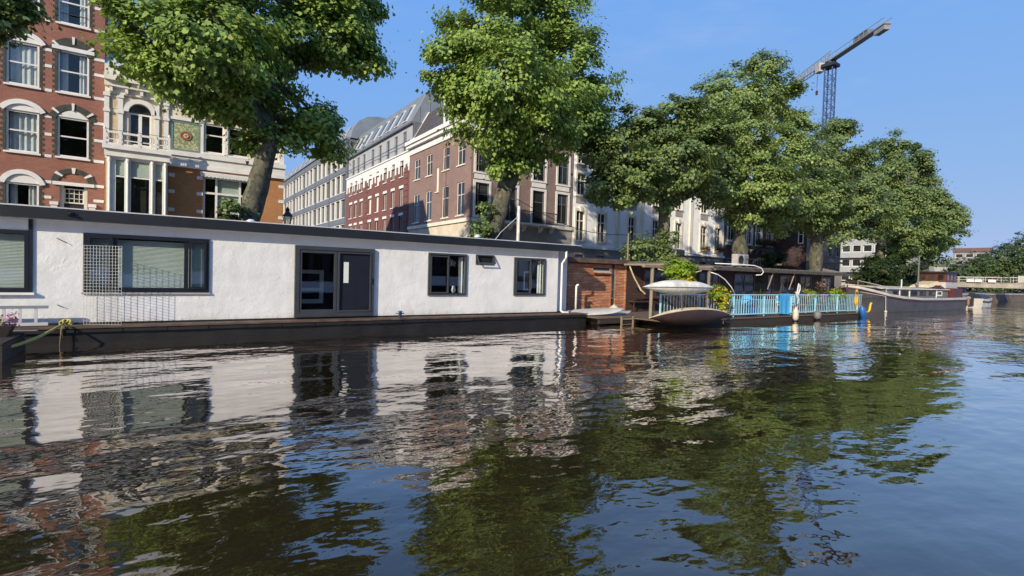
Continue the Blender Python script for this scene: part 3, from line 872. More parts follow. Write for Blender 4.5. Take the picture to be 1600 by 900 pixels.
for a, b, c, d in hc:
    window(fc, a, b, max(c, 6.56), d, .15, .09, .08, (.5,) if b - a < 1.27 else (), (.66,), .05, 'grey_metal', 'pane_dark')
    surround(fc, a, b, max(c, 6.56), d, .2, .07, 'white_trim')
    if c > 10: fc.box('apron', 'white_trim', a - .1, b + .1, -.05, .03, 9.72, 10.14)
for a, b, z0, z1 in ((20.8, 22.3, 2.5, 4.8), (23.3, 25.0, 2.2, 5.0), (26.2, 28.2, 2.2, 5.0), (29, 30.4, 2.2, 4.9)):
    window(fc, a, b, z0, z1, .15, .08, .08, (.33, .66), (.7,), .05, 'white_trim', 'pane_dark')
fc.put('belt_course', MB().box(20.2, 31.05, -.14, .05, 6.25, 6.549), 'cream_trim')
# balcony
fc.put('balcony_slab', MB().box(23.0, 28.7, -.95, -.142, 6.28, 6.44), 'cream_trim')
for x in (24.0, 25.4, 27.2, 28.4): fc.put('balcony_bracket', MB().extrude_x([(-.8, 6.278), (-.142, 6.278), (-.142, 5.75), (-.35, 5.85), (-.55, 6.1)], x - .12, x + .12), 'cream_trim')
rl = MB().box(23.05, 28.65, -.92, -.88, 7.42, 7.47).box(23.05, 28.65, -.92, -.88, 6.52, 6.55)
for k in range(48): rl.box(23.07 + k * .118, 23.085 + k * .118, -.91, -.895, 6.55, 7.42)
rl.box(23.05, 23.08, -.88, -.16, 7.42, 7.46).box(28.62, 28.65, -.88, -.16, 7.42, 7.46)
fc.put('balcony_railing', rl, 'iron')
# street face: fx = -Y
sc = [(37.05, 38.35), (39.85, 41.1), (43.25, 44.5), (45.95, 47.3)]
hs = [(-b, -a, 11.0, 13.0) for a, b in sc] + [(-b, -a, 6.85, 9.6) for a, b in sc] + [(-42.35, -41.85, 9.3, 11.5)]
fs.put('street_wall', wall_mesh(-48.5, -36.0, 6.55, 13.6, hs, .2), 'purple_brick')
fs.put('street_ground_wall', MB().box(-48.5, -36.0, 0, .2, G, 6.25), 'cream_stucco')
fs.put('street_belt_course', MB().box(-48.5, -35.86, -.14, .05, 6.25, 6.548), 'cream_trim')
for a, b, c, d in hs:
    blind = b - a < .6
    window(fs, a, b, c, d, .13, .07, .07, (.5,) if not blind else (), (.62,) if not blind else (), .045, 'cream_trim', 'pane_dark' if not blind else 'cream_trim', 'cream_trim')
fs.put('downpipe', MB().tube([(-40.4, -.06, 6.6), (-40.4, -.06, 13.55)], .05, 6), 'purple_brick')
fs.put('street_cornice', MB().box(-48.6, -35.45, -.55, .05, 14.5, 14.85).box(-48.55, -35.6, -.4, .05, 14.2, 14.498).box(-48.5, -35.9, -.1, .05, 13.602, 14.198), 'white_trim')
fc.put('cornice', MB().box(20.36, 31.1, -.548, .05, 14.5, 14.848).box(20.36, 31.05, -.398, .05, 14.2, 14.496).box(20.36, 31.0, -.098, .05, 13.603, 14.196), 'white_trim')
# slate mansard with tapering hips
x0, x1, y0, y1 = 20.25, 31.0, 0.0, 12.5
mb = MB()
R0 = [(x0, y0, 14.86), (x1, y0, 14.86), (x1, y1, 14.86), (x0, y1, 14.86)]
R1 = [(x0 + 1.9, y0 + 1.9, 18.2), (x1 - .4, y0 + 1.9, 18.2), (x1 - .4, y1 - .3, 18.2), (x0 + 1.9, y1 - .3, 18.2)]
mb.loft([R0, R1])
fc.put('mansard', mb, 'slate')
fs.put('roof_verge', MB().loft([[(-48.5, -.05, 14.86), (-48.2, -.05, 14.86), (-48.2, .1, 14.86), (-48.5, .1, 14.86)], [(-48.5, 1.85, 18.3), (-48.2, 1.85, 18.3), (-48.2, 2.0, 18.3), (-48.5, 2.0, 18.3)]]), 'white_trim')
# dormer
def dormer(fac, xc, z0, w=1.5, hgt=2.3, y=0.35):
    d = fac.put('dormer', MB().box(xc - w / 2, xc + w / 2, y, y + 2.0, z0, z0 + hgt), 'grey_metal')
    b = MB().box(xc - w / 2 - .12, xc - w / 2 + .16, y - .06, y - .002, z0, z0 + hgt - .1).box(xc + w / 2 - .16, xc + w / 2 + .12, y - .06, y - .002, z0, z0 + hgt - .1)
    b.box(xc - w / 2 - .25, xc + w / 2 + .25, y - .3, y + 1.9, z0 + hgt + .002, z0 + hgt + .2).box(xc - w / 2 - .12, xc + w / 2 + .12, y - .15, y - .002, z0 + hgt - .098, z0 + hgt)
    fac.put('dormer_trim', b, 'white_trim')
    window(Fac(fac.root, fac.ox, fac.oy, fac.oz, fac.rz), xc - w / 2 + .17, xc + w / 2 - .17, z0 + .12, z0 + hgt - .12, y - .004, .07, .05, (.5,), (), .06, 'white_trim', 'pane_dark', name='dormer_window')
dormer(fs, -40.6, 15.1, 1.5, 2.4, .2)
dormer(fc, 25.6, 15.1, 1.6, 2.4, .2)
sk = fs.put('skylight', MB().loft([[(-44.9, .62, 15.8), (-43.9, .62, 15.8), (-43.9, .72, 15.76), (-44.9, .72, 15.76)], [(-44.9, 1.42, 17.2), (-43.9, 1.42, 17.2), (-43.9, 1.52, 17.16), (-44.9, 1.52, 17.16)]]), 'pane_dark')
fs.put('hoist_beam', MB().box(-40.75, -40.5, -1.0, .6, 17.8, 18.0), 'white_trim')

# ------------------------------------------------------------------ maroon brick apartment building in the side street
h = thing('apartment_building', 'maroon brick building with white upper band and grey zinc mansard in side street', 'building', (20.3, 60, G))
fs = street_fac(h)
yc = [(50.1, 51.05), (52.5, 53.4), (54.85, 55.8), (57.35, 58.3), (59.85, 60.85), (63.0, 64.0), (65.3, 66.25), (67.3, 68.35)]
hb = [(-b, -a, z0, z1) for a, b in yc for z0, z1 in ((11.85, 12.99), (8.85, 10.65), (5.9, 7.85), (2.8, 4.9))]
fs.put('wall', wall_mesh(-69.9, -48.52, G, 13.0, hb, .25), 'maroon_brick')
hw_ = [(-b, -a, 13.002, 13.5) for a, b in yc]
fs.put('white_band', wall_mesh(-69.9, -48.52, 13.0, 14.15, hw_, .25), 'white_trim')
ends = sorted([-69.9] + [v for a, b in yc for v in (-b, -a)] + [-48.52])
for i in range(0, len(ends), 2):
    a, b = ends[i], ends[i + 1]
    w = b - a
    for s in ((a + .04, a + w * .32), (b - w * .32, b - .04)):
        fs.box('white_panel', 'white_trim', s[0], s[1], -.012, .05, 12.25, 12.99)
for i, (a, b) in enumerate(yc):
    solid = i in (3, 4)
    window(fs, -b, -a, 11.85, 13.5, .2, .06, .06, (.5,) if not solid else (), (), .05, 'white_trim', 'pane_dark' if not solid else 'white_trim', 'white_trim')
    for z0, z1 in ((8.85, 10.65), (5.9, 7.85), (2.8, 4.9)):
        window(fs, -b, -a, z0, z1, .2, .06, .06, (.45,) if not solid else (), (), .05, 'white_trim', 'pane_dark' if not (solid and z0 > 8) else 'cream_trim', 'white_trim')
        fs.box('lintel', 'white_trim', -b - .12, -a + .12, -.03, .05, z1 + .02, z1 + .30)
for z in [x * .62 + 1.6 for x in range(18)]:
    for a in (-49.8, -62.0):
        fs.box('brick_quoin', 'maroon_brick', a - .02, a + .95, -.05, .02, z, z + .52)
# grey penthouse floor
hp = [(-b, -a, 14.45, 16.5) for a, b in yc]
b0 = wall_mesh(-69.9, -48.52, 14.15, 16.9, hp, .2)
b1 = MB(); b1.v = [(x, y + .25, z) for x, y, z in b0.v]; b1.f = b0.f
fs.put('penthouse_wall', b1, 'pale_metal')
for a, b in yc: window(fs, -b, -a, 14.45, 16.5, .4, .06, .06, (.5,), (), .05, 'pale_metal', 'pane_dark')
fs.put('ledge', MB().box(-69.9, -48.5, -.1, .3, 14.152, 14.3), 'white_trim')
fs.put('handrail', MB().box(-69.9, -48.5, -.06, -.02, 15.2, 15.26), 'iron')
fs.put('eaves', MB().box(-69.95, -48.4, -.05, .3, 16.9, 17.1), 'grey_metal')
fs.put('mansard', MB().extrude_x([(.05, 17.1), (1.75, 20.4), (11, 20.4), (11, 17.1)], -69.9, -48.45), 'zinc')
sm = MB()
for k in range(48):
    x = -69.8 + k * .445
    sm.loft([[(x - .02, .02, 17.11), (x + .02, .02, 17.11), (x + .02, .12, 17.11), (x - .02, .12, 17.11)], [(x - .02, 1.71, 20.42), (x + .02, 1.71, 20.42), (x + .02, 1.81, 20.42), (x - .02, 1.81, 20.42)]])
fs.put('standing_seams', sm, 'zinc')
se = MB()
for k in range(9):
    y = .9 + k * 1.1
    se.box(-48.45, -48.41, y, y + .04, 17.11, min(20.38, 17.1 + (y - .05) * 1.94))
fs.put('gable_seams', se, 'zinc')
for a, b in yc:
    def sp(z, o): return .05 + (z - 17.1) * 1.7 / 3.3 - o
    fr = fs.put('roof_window', MB().loft([[(-b, sp(17.5, .14), 17.5), (-a, sp(17.5, .14), 17.5), (-a, sp(17.5, -.05), 17.5), (-b, sp(17.5, -.05), 17.5)], [(-b, sp(19.4, .14), 19.4), (-a, sp(19.4, .14), 19.4), (-a, sp(19.4, -.05), 19.4), (-b, sp(19.4, -.05), 19.4)]]), 'white_trim')
    fs.put('roof_pane', MB().quad((-b + .1, sp(17.6, .16), 17.6), (-a - .1, sp(17.6, .16), 17.6), (-a - .1, sp(19.3, .16), 19.3), (-b + .1, sp(19.3, .16), 19.3)), 'pane_dark')
fs.put('gable_wall', MB().box(-48.5, -48.3, .3, 11, 13.0, 17.08), 'grey_metal')

# ------------------------------------------------------------------ grey office block further along the street
h = thing('office_building', 'long grey office block with white window bays and vaulted zinc roof in side street', 'building', (20.3, 98, G))
fs = street_fac(h)
fr = wall_mesh(-136.6, -70.2, G, 19.75, [(-70.6 - k * 8.2 - 7.9, -70.6 - k * 8.2, z, z + 2.75) for k in range(8) for z in (5.7, 9.2, 12.7, 16.2)], .3)
fs.put('frame', fr, 'grey_metal')
for k in range(8):
    a0 = -70.6 - k * 8.2 - 7.9
    for z in (5.7, 9.2, 12.7, 16.2):
        key = ('bay',)
        if key not in CACHE:
            CACHE[key] = wall_mesh(0, 7.9, 0, 2.75, [(.32 + i * 2.55, 2.42 + i * 2.55, .12, 2.63) for i in range(3)], .42).mesh('bay_panel')
        bp = fs.put('bay_panel', CACHE[key], 'white_trim', a0, .12, z)
        for i in range(3):
            key2 = ('baywin',)
            if key2 not in CACHE: CACHE[key2] = frame_mesh(2.10, 2.51, .06, .06, (.55,), (), .05).mesh('window')
            w = fs.put('window', CACHE[key2], 'grey_metal', a0 + .32 + i * 2.55, .42, z + .12)
            key3 = ('baypane',)
            if key3 not in CACHE: CACHE[key3] = MB().box(.05, 2.05, 0, .01, .05, 2.46).mesh('pane')
            add('pane', CACHE[key3], 'pane_dark', w, (0, -.03, 0))
for k in range(9): fs.box('joint', 'iron', -70.42 - k * 8.2, -70.36 - k * 8.2, -.02, .02, 2.2, 19.6)
fs.put('parapet', MB().box(-136.6, -70.0, -.2, .4, 19.752, 20.0), 'zinc')
fs.put('end_wall', MB().box(-70.2, -70.0, 0, 12, G, 19.75), 'grey_metal')
fs.put('vaulted_roof', MB().extrude_x([(.5, 20.0), (.75, 21.2), (1.5, 22.4), (2.7, 23.2), (4.2, 23.5), (12, 23.5), (12, 20.0)], -136.6, -70.1), 'zinc')
for k in range(14):
    a = -72.5 - k * 4.1
    def q(z): return .5 + (z - 20) * .2 - .06
    fs.put('roof_window', MB().poly([(a - 1.2, q(20.3), 20.3), (a, q(20.3), 20.3), (a, .72, 21.2), (a, 1.36, 22.3), (a - 1.2, 1.36, 22.3), (a - 1.2, .72, 21.2)]), 'pale_metal')

# ------------------------------------------------------------------ white canal houses
def white_house(label, x0, x1, cols, top, cornice_h=.6, pil=(), flowers=()):
    h = thing('white_house', label, 'house', (x0, 36, G), 0, 'white stucco canal houses')
    f = canal_fac(h)
    holes = []
    for a, b in cols:
        holes += [(a, b, 5.35, 8.15), (a, b, 9.6, 11.6), (a, b, 12.5, 13.2 if top < 14 else 14.2)]
    holes = [q for q in holes if q[3] < top - .1]
    base = [(a, b, 2.0, 4.1) for a, b in cols]
    f.put('wall', wall_mesh(x0, x1, 4.95, top, holes, .2), 'pale_stucco')
    f.put('basement_wall', wall_mesh(x0, x1, G, 4.7, base, .2), 'grey_stone')
    shell(f, 'side_wall', 'pale_stucco', x0 + .02, x1 - .02, G, top, 11)
    f.put('belt_course', MB().box(x0, x1 - .01, -.25, .05, 4.7, 4.948), 'pale_stucco')
    for q in holes:
        a, b, c, d = q
        w = window(f, a, b, c, d, .16, .08, .08, (.5,), (.68,), .09, 'white_trim', 'pane_dark', 'white_trim' if c > 6 else None)
        surround(f, a, b, c, d, .2, .08, 'cream_trim', .24)
        if c < 6:
            f.put('keystone', MB().extrude_y([((a + b) / 2 - .12, d - .05), ((a + b) / 2 + .12, d - .05), ((a + b) / 2 + .18, d + .42), ((a + b) / 2 - .18, d + .42)], -.16, .02), 'cream_trim')
            rl = MB().box(a - .1, b + .1, -.2, -.17, 6.25, 6.29).box(a - .1, b + .1, -.2, -.17, 5.3, 5.33)
            for k in range(9): rl.box(a - .08 + k * (b - a + .14) / 8, a - .066 + k * (b - a + .14) / 8, -.195, -.18, 5.33, 6.25)
            f.put('balcony_railing', rl, 'galvanised')
        else:
            f.box('apron', 'grey_stone', a - .1, b + .1, -.05, .02, c - .75, c - .2)
    for a, b, c, d in base: window(f, a, b, c, d, .15, .08, .06, (), (), .05, 'iron', 'pane_dark')
    for p in pil: f.put('pilaster', MB().box(p - .22, p + .22, -.12, .02, 4.95, top - .3), 'cream_trim')
    f.put('cornice', MB().box(x0, x1 - .01, -.6, .1, top - .25, top).box(x0, x1 - .01, -.35, .1, top - cornice_h, top - .252), 'white_trim')
    f.put('roof', MB().extrude_x([(-.2, top + .002), (1.8, top + 2.6), (9, top + 2.6), (11, top + .002)], x0, x1), 'slate')
    return h, f
h1, f1 = white_house('white stucco house directly right of the brick corner house', 31.1, 36.6, [(31.5, 32.55), (34.2, 35.25)], 13.9, pil=())
h2, f2 = white_house('wide white stucco house behind the trunk of the third tree', 36.62, 48.6, [(38.4, 39.4), (42.0, 43.0), (45.7, 46.7)], 14.6, pil=(36.9, 40.3, 48.3))
h3, f3 = white_house('white stucco house with flower boxes beside the narrow brick house', 48.62, 54.55, [(50.1, 51.25), (52.8, 53.95)], 14.4, pil=())
for i, (x, lab) in enumerate(((50.68, 'white'), (53.38, 'red'))):
    t = thing('window_box', 'window box of %s flowers on the white house railing' % ('pale' if i == 0 else 'reddish'), 'flower box', (x, 35.6, 5.3), 0, 'window boxes')
    add('box', MB().box(-.6, .6, -.15, .15, 0, .22), 'terracotta', t)
    bush(t, 'leaves', [(k * .25 - .5, 0, .35, .28) for k in range(5)], 350, .12, 'shrub_leaf', sub=.15)
    bush(t, 'blooms', [(k * .25 - .5, -.05, .5, .25) for k in range(5)], 120, .09, 'white_petal' if i == 0 else 'red_petal', sub=.15)

# narrow brick house
h = thing('narrow_brick_house', 'narrow brown brick house with teal sill between white house and balcony house', 'house', (54.6, 36, G))
f = canal_fac(h)
hl = [(55.3, 56.75, 6.85, 9.55), (55.3, 56.75, 10.9, 13.2), (57.3, 58.2, 6.85, 9.55), (55.3, 56.6, 2.4, 4.4)]
f.put('wall', wall_mesh(54.58, 58.7, G, 14.8, hl, .2), 'dark_brick')
shell(f, 'side_wall', 'dark_brick', 54.6, 58.68, G, 14.8, 11)
for a, b, c, d in hl:
    window(f, a, b, c, d, .14, .1, .08, (.5,), (.7,), .06, 'white_trim', 'pane_dark')
    if c > 6: surround(f, a, b, c, d, .16, .08, 'white_trim')
f.put('teal_sill', MB().box(54.9, 57.0, -.3, .02, 6.25, 6.6), 'teal_paint')
f.put('cornice', MB().box(54.6, 58.68, -.5, .1, 14.4, 14.8), 'white_trim')
# house with the flower balcony
h = thing('balcony_house', 'dark brick house with bracketed balcony full of red flowers', 'house', (58.7, 36, G))
f = canal_fac(h)
hl = [(59.3, 60.4, 6.6, 8.9), (61.3, 62.5, 6.6, 8.9), (63.8, 65.0, 6.6, 8.9), (61.0, 63.3, 3.9, 4.75), (61.3, 62.5, 10.4, 12.6), (63.8, 65.0, 10.4, 12.6)]
f.put('wall', wall_mesh(58.72, 65.6, G, 14.2, hl, .2), 'dark_brick')
shell(f, 'side_wall', 'dark_brick', 58.74, 65.58, G, 14.2, 11)
for a, b, c, d in hl:
    window(f, a, b, c, d, .14, .1, .08, (.5,) if b - a < 2 else (.25, .5, .75), (.7,) if c > 6 else (), .07, 'white_trim', 'pane_dark')
    if c > 6: surround(f, a, b, c, d, .16, .08, 'white_trim')
f.put('window_arch', arch_band(62.15, 4.2, 1.2, 1.42, .1, math.pi - .1, -.05, .03, 14, .55), 'white_trim')
f.put('balcony_slab', MB().box(59.7, 64.4, -1.1, 0, 6.2, 6.36), 'iron')
for x in (60.2, 61.4, 62.8, 64.0): f.put('balcony_bracket', MB().extrude_x([(-.95, 6.198), (0, 6.198), (0, 5.4), (-.2, 5.5), (-.35, 5.9), (-.8, 6.05)], x - .1, x + .1), 'grey_stone')
rl = MB().box(59.75, 64.35, -1.06, -1.02, 7.22, 7.27)
for k in range(32): rl.box(59.77 + k * .147, 59.79 + k * .147, -1.05, -1.03, 6.36, 7.22)
f.put('balcony_railing', rl, 'iron')
t = thing('flower_trough', 'trough of red flowers along the balcony railing', 'flower box', (62.0, 34.85, 6.4), 0, 'window boxes')
add('box', MB().box(-2.2, 2.2, -.1, .14, .1, .42), 'iron', t)
bush(t, 'leaves', [(k * .45 - 2, 0, .45 + .1 * (k % 2), .4) for k in range(10)], 900, .16, 'shrub_leaf', sub=.2)
bush(t, 'blooms', [(k * .45 - 2, -.1, .75, .4) for k in range(10)], 260, .13, 'red_petal', sub=.2)
# dark gabled building standing forward of the row
h = thing('dark_building', 'building with blank dark brown side wall and grey stone front behind fifth tree', 'building', (65.6, 31.9, G))
f = Fac(h, -65.6, 0, -G, 0)
hl = [(66.6 + k * 2.2, 67.6 + k * 2.2, z, z + 1.9) for k in range(4) for z in (2.2, 5.6, 8.9)]
f.put('front_wall', wall_mesh(65.6, 74.6, G, 13.5, hl, .2), 'grey_stone')
for a, b, c, d in hl:
    window(f, a, b, c, d, .14, .08, .08, (), (.5,), .06, 'white_trim', 'pane_dark')
    surround(f, a, b, c, d, .14, .08, 'grey_stone')
f.put('front_cornice', MB().box(65.62, 74.6, -.4, .1, 4.7, 4.9).box(65.62, 74.6, -.5, .1, 13.2, 13.49), 'grey_stone')
shell(f, 'side_wall', 'dark_brown_wall', 65.598, 74.6, G, 13.5, 14)
g2 = Fac(h, 0, -31.9, -G, -math.pi / 2)
window(g2, -32.95, -32.3, 6.9, 9.2, -.01, .1, .06, (), (.5,), .06, 'white_trim', 'pane_dark')
window(g2, -36.4, -34.9, 4.2, 4.45, -.02, .04, .06, (), (), .06, 'grey_stone', 'grey_stone', name='wall_plaque')

# ------------------------------------------------------------------ far buildings
h = thing('apartment_block', 'white modern apartment block with balcony bands behind the far bush', 'building', (120, 50, G))
g2 = Fac(h, 0, -50, -G, -math.pi / 2)
hl = [(-57 + k * 2.0, -55.4 + k * 2.0, z, z + 1.5) for k in range(9) for z in (2.8, 5.8, 8.8)]
g2.put('wall', wall_mesh(-58, -38.5, G, 11.6, hl, .2), 'far_white')
for a, b, c, d in hl: window(g2, a, b, c, d, .12, .1, .08, (), (), .06, 'white_trim', 'pane_dark')
shell(g2, 'side_wall', 'far_white', -57.98, -38.52, G, 11.6, 12)
for z in (4.6, 7.6): g2.put('balcony_band', MB().box(-57.5, -39, -.8, -.02, z, z + 1.0), 'far_white')
h = thing('brown_tower_block', 'distant brown building with ribbon windows above the wheelhouse', 'building', (200, 50, G))
g2 = Fac(h, 0, -50, -G, -math.pi / 2)
hl = [(-53.3 + k * 2.4, -51.5 + k * 2.4, z, z + 1.2) for k in range(3) for z in (8.6, 11.0)]
g2.put('wall', wall_mesh(-53.9, -45.5, G, 12.7, hl, .2), 'far_grey')
for a, b, c, d in hl: window(g2, a, b, c, d, .1, .1, .05, (), (), .06, 'white_trim', 'pane_dark')
shell(g2, 'side_wall', 'far_grey', -53.88, -45.52, G, 12.7, 3)
g2.put('roof_band', MB().box(-54, -45.4, -.3, 3.2, 12.702, 13.9), 'far_brown')
h = thing('white_hall', 'distant long pale hall with thin dark roof right of the far tree', 'building', (190, 55, G))
g2 = Fac(h, 0, -55, -G, -math.pi / 2)
hl = [(-63 + k * 3, -61 + k * 3, 4.5, 6.4) for k in range(6)]
g2.put('wall', wall_mesh(-66, -46, G, 8.2, hl, .2), 'far_white')
for a, b, c, d in hl: window(g2, a, b, c, d, .1, .1, .05, (.5,), (), .06, 'white_trim', 'pane_dark')
shell(g2, 'side_wall', 'far_white', -65.98, -46.02, G, 8.2, 9)
g2.put('roof', MB().box(-66.4, -45.8, -.5, 9.5, 8.202, 8.7), 'grey_metal')

# ------------------------------------------------------------------ white houseboat
hb = thing('houseboat', 'long white plastered houseboat with dark window frames and flat roof', 'houseboat', (4, 17, 0))
f = Fac(hb, -4, 0, 0, 0)
WIN = [(-6.0, -2.70, 1.26, 2.77), (-1.69, 1.09, 1.27, 2.79), (3.38, 5.90, .50, 2.76), (7.90, 9.48, 1.18, 2.74), (9.88, 10.71, 2.37, 2.76), (11.66, 13.24, 1.18, 2.73)]
f.put('wall', wall_mesh(-7.2, 13.95, .46, 3.12, WIN, .22), 'boat_plaster')
f.put('end_wall', MB().quad((13.95, 0, .46), (13.95, .55, .46), (13.95, .55, 3.12), (13.95, 0, 3.12)).quad((13.95, .55, .46), (14.92, .55, .46), (14.92, .55, 3.12), (13.95, .55, 3.12)).quad((14.92, .55, .46), (14.92, 4.6, .46), (14.92, 4.6, 3.12), (14.92, .55, 3.12)), 'white_plaster')
bk = MB().quad((-7.2, 4.6, .46), (14.92, 4.6, .46), (14.92, 4.6, 3.12), (-7.2, 4.6, 3.12)).quad((-7.2, 0, .46), (-7.2, 0, 3.12), (-7.2, 4.6, 3.12), (-7.2, 4.6, .46))
f.put('back_wall', bk, 'white_plaster')
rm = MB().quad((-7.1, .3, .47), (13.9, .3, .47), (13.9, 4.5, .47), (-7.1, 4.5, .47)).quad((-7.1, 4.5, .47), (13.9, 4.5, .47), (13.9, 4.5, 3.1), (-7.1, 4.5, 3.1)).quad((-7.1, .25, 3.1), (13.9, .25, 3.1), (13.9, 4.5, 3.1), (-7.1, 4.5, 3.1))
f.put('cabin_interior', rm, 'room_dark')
hull = MB().loft([[(x, y0, -.6), (x, y1, -.6), (x, y1, .38), (x, y0 - (.05 if k else 0), .38)] for k, (x, y0, y1) in enumerate([(-7.6, -.5, 4.9), (-7.4, -.55, 4.9), (-2, -.56, 4.9), (4, -.54, 4.9), (10, -.57, 4.9), (15.1, -.55, 4.9)])])
f.put('hull', hull, 'black_hull')
rubs = MB()
for k in range(24):
    x = -7.4 + k * .94; rubs.box(x, x + .92, -.66 - .01 * (k % 3), -.6, .30, .375)
f.put('rubbing_strake', rubs, 'black_hull')
dk = MB()
f.put('side_deck', MB().box(-7.4, 15.12, -.62, .1, .384, .44), 'rust_wood')
f.put('deck_edge', MB().box(-7.4, 15.15, -.66, -.622, .40, .448), 'rust_wood')
f.put('wall_base', MB().box(-7.2, 13.94, -.012, .05, .442, .49), 'black_hull')
f.put('fascia', MB().box(-7.5, 14.98, -.30, -.24, 3.06, 3.335).box(14.92, 14.98, -.24, 4.8, 3.06, 3.335), 'dark_fascia')
f.put('roof', MB().box(-7.5, 14.92, -.238, 4.8, 3.122, 3.30), 'roof_felt')
f.put('soffit', MB().box(-7.5, 14.92, -.238, -.002, 3.065, 3.118), 'white_plaster')
f.put('roof_edge_trim', MB().box(-7.5, 14.99, -.31, -.18, 3.337, 3.365), 'aluminium')
f.put('fascia_bracket', MB().box(-1.98, -1.86, -.36, -.302, 3.18, 3.27).box(-1.95, -1.89, -.42, -.362, 3.2, 3.25), 'dark_fascia')
f.put('header_panel', MB().box(-6.2, -2.72, -.03, .02, 2.8, 3.03), 'white_plaster')
f.put('corner_post', MB().box(-2.71, -2.64, -.04, .02, 1.22, 3.05), 'black_frame')
def blinds(w, x0, x1, z0, z1, y=.10):
    b = MB(); n = int((z1 - z0) / .035)
    for k in range(n):
        z = z0 + k * .035
        b.quad((x0, y - .012, z), (x1, y - .012, z), (x1, y + .012, z + .033), (x0, y + .012, z + .033))
    add('blind', b, 'blind', w)
a, b_, c, d = WIN[0]
w = window(f, a, b_, c, d, .05, .09, .09, (.35,), (), .09, 'black_frame', 'pane_clear'); blinds(w, .1, 3.2, .08, 1.42)
f.put('window_sill', MB().box(a - .05, b_ + .1, -.1, .04, c - .06, c - .004), 'white_trim')
a, b_, c, d = WIN[1]
w = window(f, a, b_, c, d, .05, .10, .10, (.235, .80), (), .10, 'black_frame', 'pane_clear'); blinds(w, .1, b_ - a - .1, .09, 1.42)
f.put('window_sill', MB().box(a - .03, b_ + .03, -.06, .04, c - .05, c - .004), 'grey_stone')
for s0, s1 in ((.02, .225), (.81, .985)):
    W_ = b_ - a
    q = frame_mesh((s1 - s0) * W_ - .06, d - c - .16, .055, .05)
    add('sash', q, 'black_frame', w, (s0 * W_ + .03, -.075, .085))
# sliding door
a, b_, c, d = WIN[2]
w = window(f, a, b_, c, d, .02, .13, .12, (.52,), (), .12, 'anthracite', 'pane_clear', name='sliding_door')
add('door_sash', frame_mesh(1.16, 1.98, .085, .06), 'anthracite', w, (.12, -.04, .14))
add('screen_sash', frame_mesh(1.10, 1.96, .05, .05), 'anthracite', w, (1.31, -.09, .15))
add('insect_screen', MB().box(1.36, 2.36, -.075, -.07, .2, 2.06), 'black_frame', w)
add('handle', MB().box(2.39, 2.42, -.17, -.12, 1.1, 1.28), 'iron', w)
add('inner_or_reflected_frame', frame_mesh(.95, 1.15, .13, .08, (), (.42,), .1), 'white_trim', w, (.25, 1.3, .35))  # added white frame stands in for a boat window reflected in the glass
add('sticker', MB().box(1.5, 1.66, -.083, -.078, 1.1, 1.78), 'blind', w)
# sash windows with dark rooms
for i, (q) in enumerate((WIN[3], WIN[5])):
    a, b_, c, d = q
    w = window(f, a, b_, c, d, .03, .07, .09, (.52,), (), .07, 'anthracite', 'pane_clear')
    add('sash', frame_mesh(.74, 1.38, .045, .05), 'anthracite', w, (.07, -.07, .08))
    curtain(w, .18, 1.36, b_ - a - .27, .12, .09)
    if i == 0:
        bush(w, 'hanging_plant', [(1.08, .25, 1.25, .14)], 90, .1, 'white_petal', sub=.1)
        add('vase', MB().lathe([(.05, .1), (.09, .2), (.05, .34), (.06, .36)], 10, (1.2, .25)), 'white_trim', w)
    else:
        add('inner_or_reflected_frame', frame_mesh(.4, .8, .06, .05), 'white_trim', w, (.85, .5, .2))
# small top hung window standing open
a, b_, c, d = WIN[4]
w = window(f, a, b_, c, d, .05, .05, .08, (), (), .05, 'anthracite', 'pane_dark')
s = add('open_sash', frame_mesh(b_ - a - .04, d - c - .02, .04, .035), 'anthracite', w, (.02, -.09, .01), rot=(R(-24), 0, 0))
s.location = (.02, -.09 - .13, .03)
f.put('downpipe', MB().tube([(14.12, -.06, .52), (14.12, -.06, 2.3), (14.12, -.06, 2.55), (14.16, -.16, 2.7), (14.16, -.27, 2.82), (14.16, -.27, 3.08)], .045, 8).tube([(14.12, -.06, .52), (14.2, -.12, .47), (14.45, -.16, .45)], .045, 8), 'white_trim')
for x, y, hgt in ((2.35, 1.6, .3), (11.1, 2.0, .42)):
    f.put('roof_vent', smooth(MB().lathe([(.07, 3.29), (.07, 3.29 + hgt * .62), (.15, 3.29 + hgt * .66), (.15, 3.29 + hgt * .78), (.07, 3.29 + hgt * .98), (.01, 3.29 + hgt)], 12, (x, y)).mesh('roof_vent')), 'aluminium')
f.put('wall_hook', MB().tube([(-2.2, 0, 2.62), (-2.17, -.08, 2.6), (-2.0, -.05, 2.5)], .008, 5).tube([(-2.18, 0, .95), (-2.15, -.07, .93), (-2.05, -.04, .88)], .008, 5), 'iron')

# things on the white houseboat's edge
t = tag(add('deck_bollard', smooth(MB().lathe([(.055, 0), (.055, .2), (.075, .205), (.075, .235), (.04, .24)], 12).tube([(-.14, 0, .15), (.14, 0, .15)], .022, 8).mesh('deck_bollard')), 'bollard_blue', None, (6.72, 16.6, .44)), 'small blue mooring bollard on the white houseboat deck edge', 'bollard')
t = thing('mesh_panel', 'tall galvanised wire mesh panel standing before the wide blind window', 'fence panel', (-1.66, 16.86, .45), math.atan2(-.52, .86))
for k in range(13): add('upright_wire', CACHE.setdefault('uw', MB().tube([(0, 0, 0), (0, 0, 2.02)], .0042, 5).mesh('upright_wire')), 'galvanised', t, (k * .077, 0, 0))
for k in range(26): add('cross_wire', CACHE.setdefault('cw', MB().tube([(0, 0, 0), (.924, 0, 0)], .0042, 5).mesh('cross_wire')), 'galvanised', t, (0, -.009, .01 + k * .08))
t = thing('ladder', 'aluminium ladder lying on its side along the white houseboat deck', 'ladder', (-2.3, 16.62, .45))
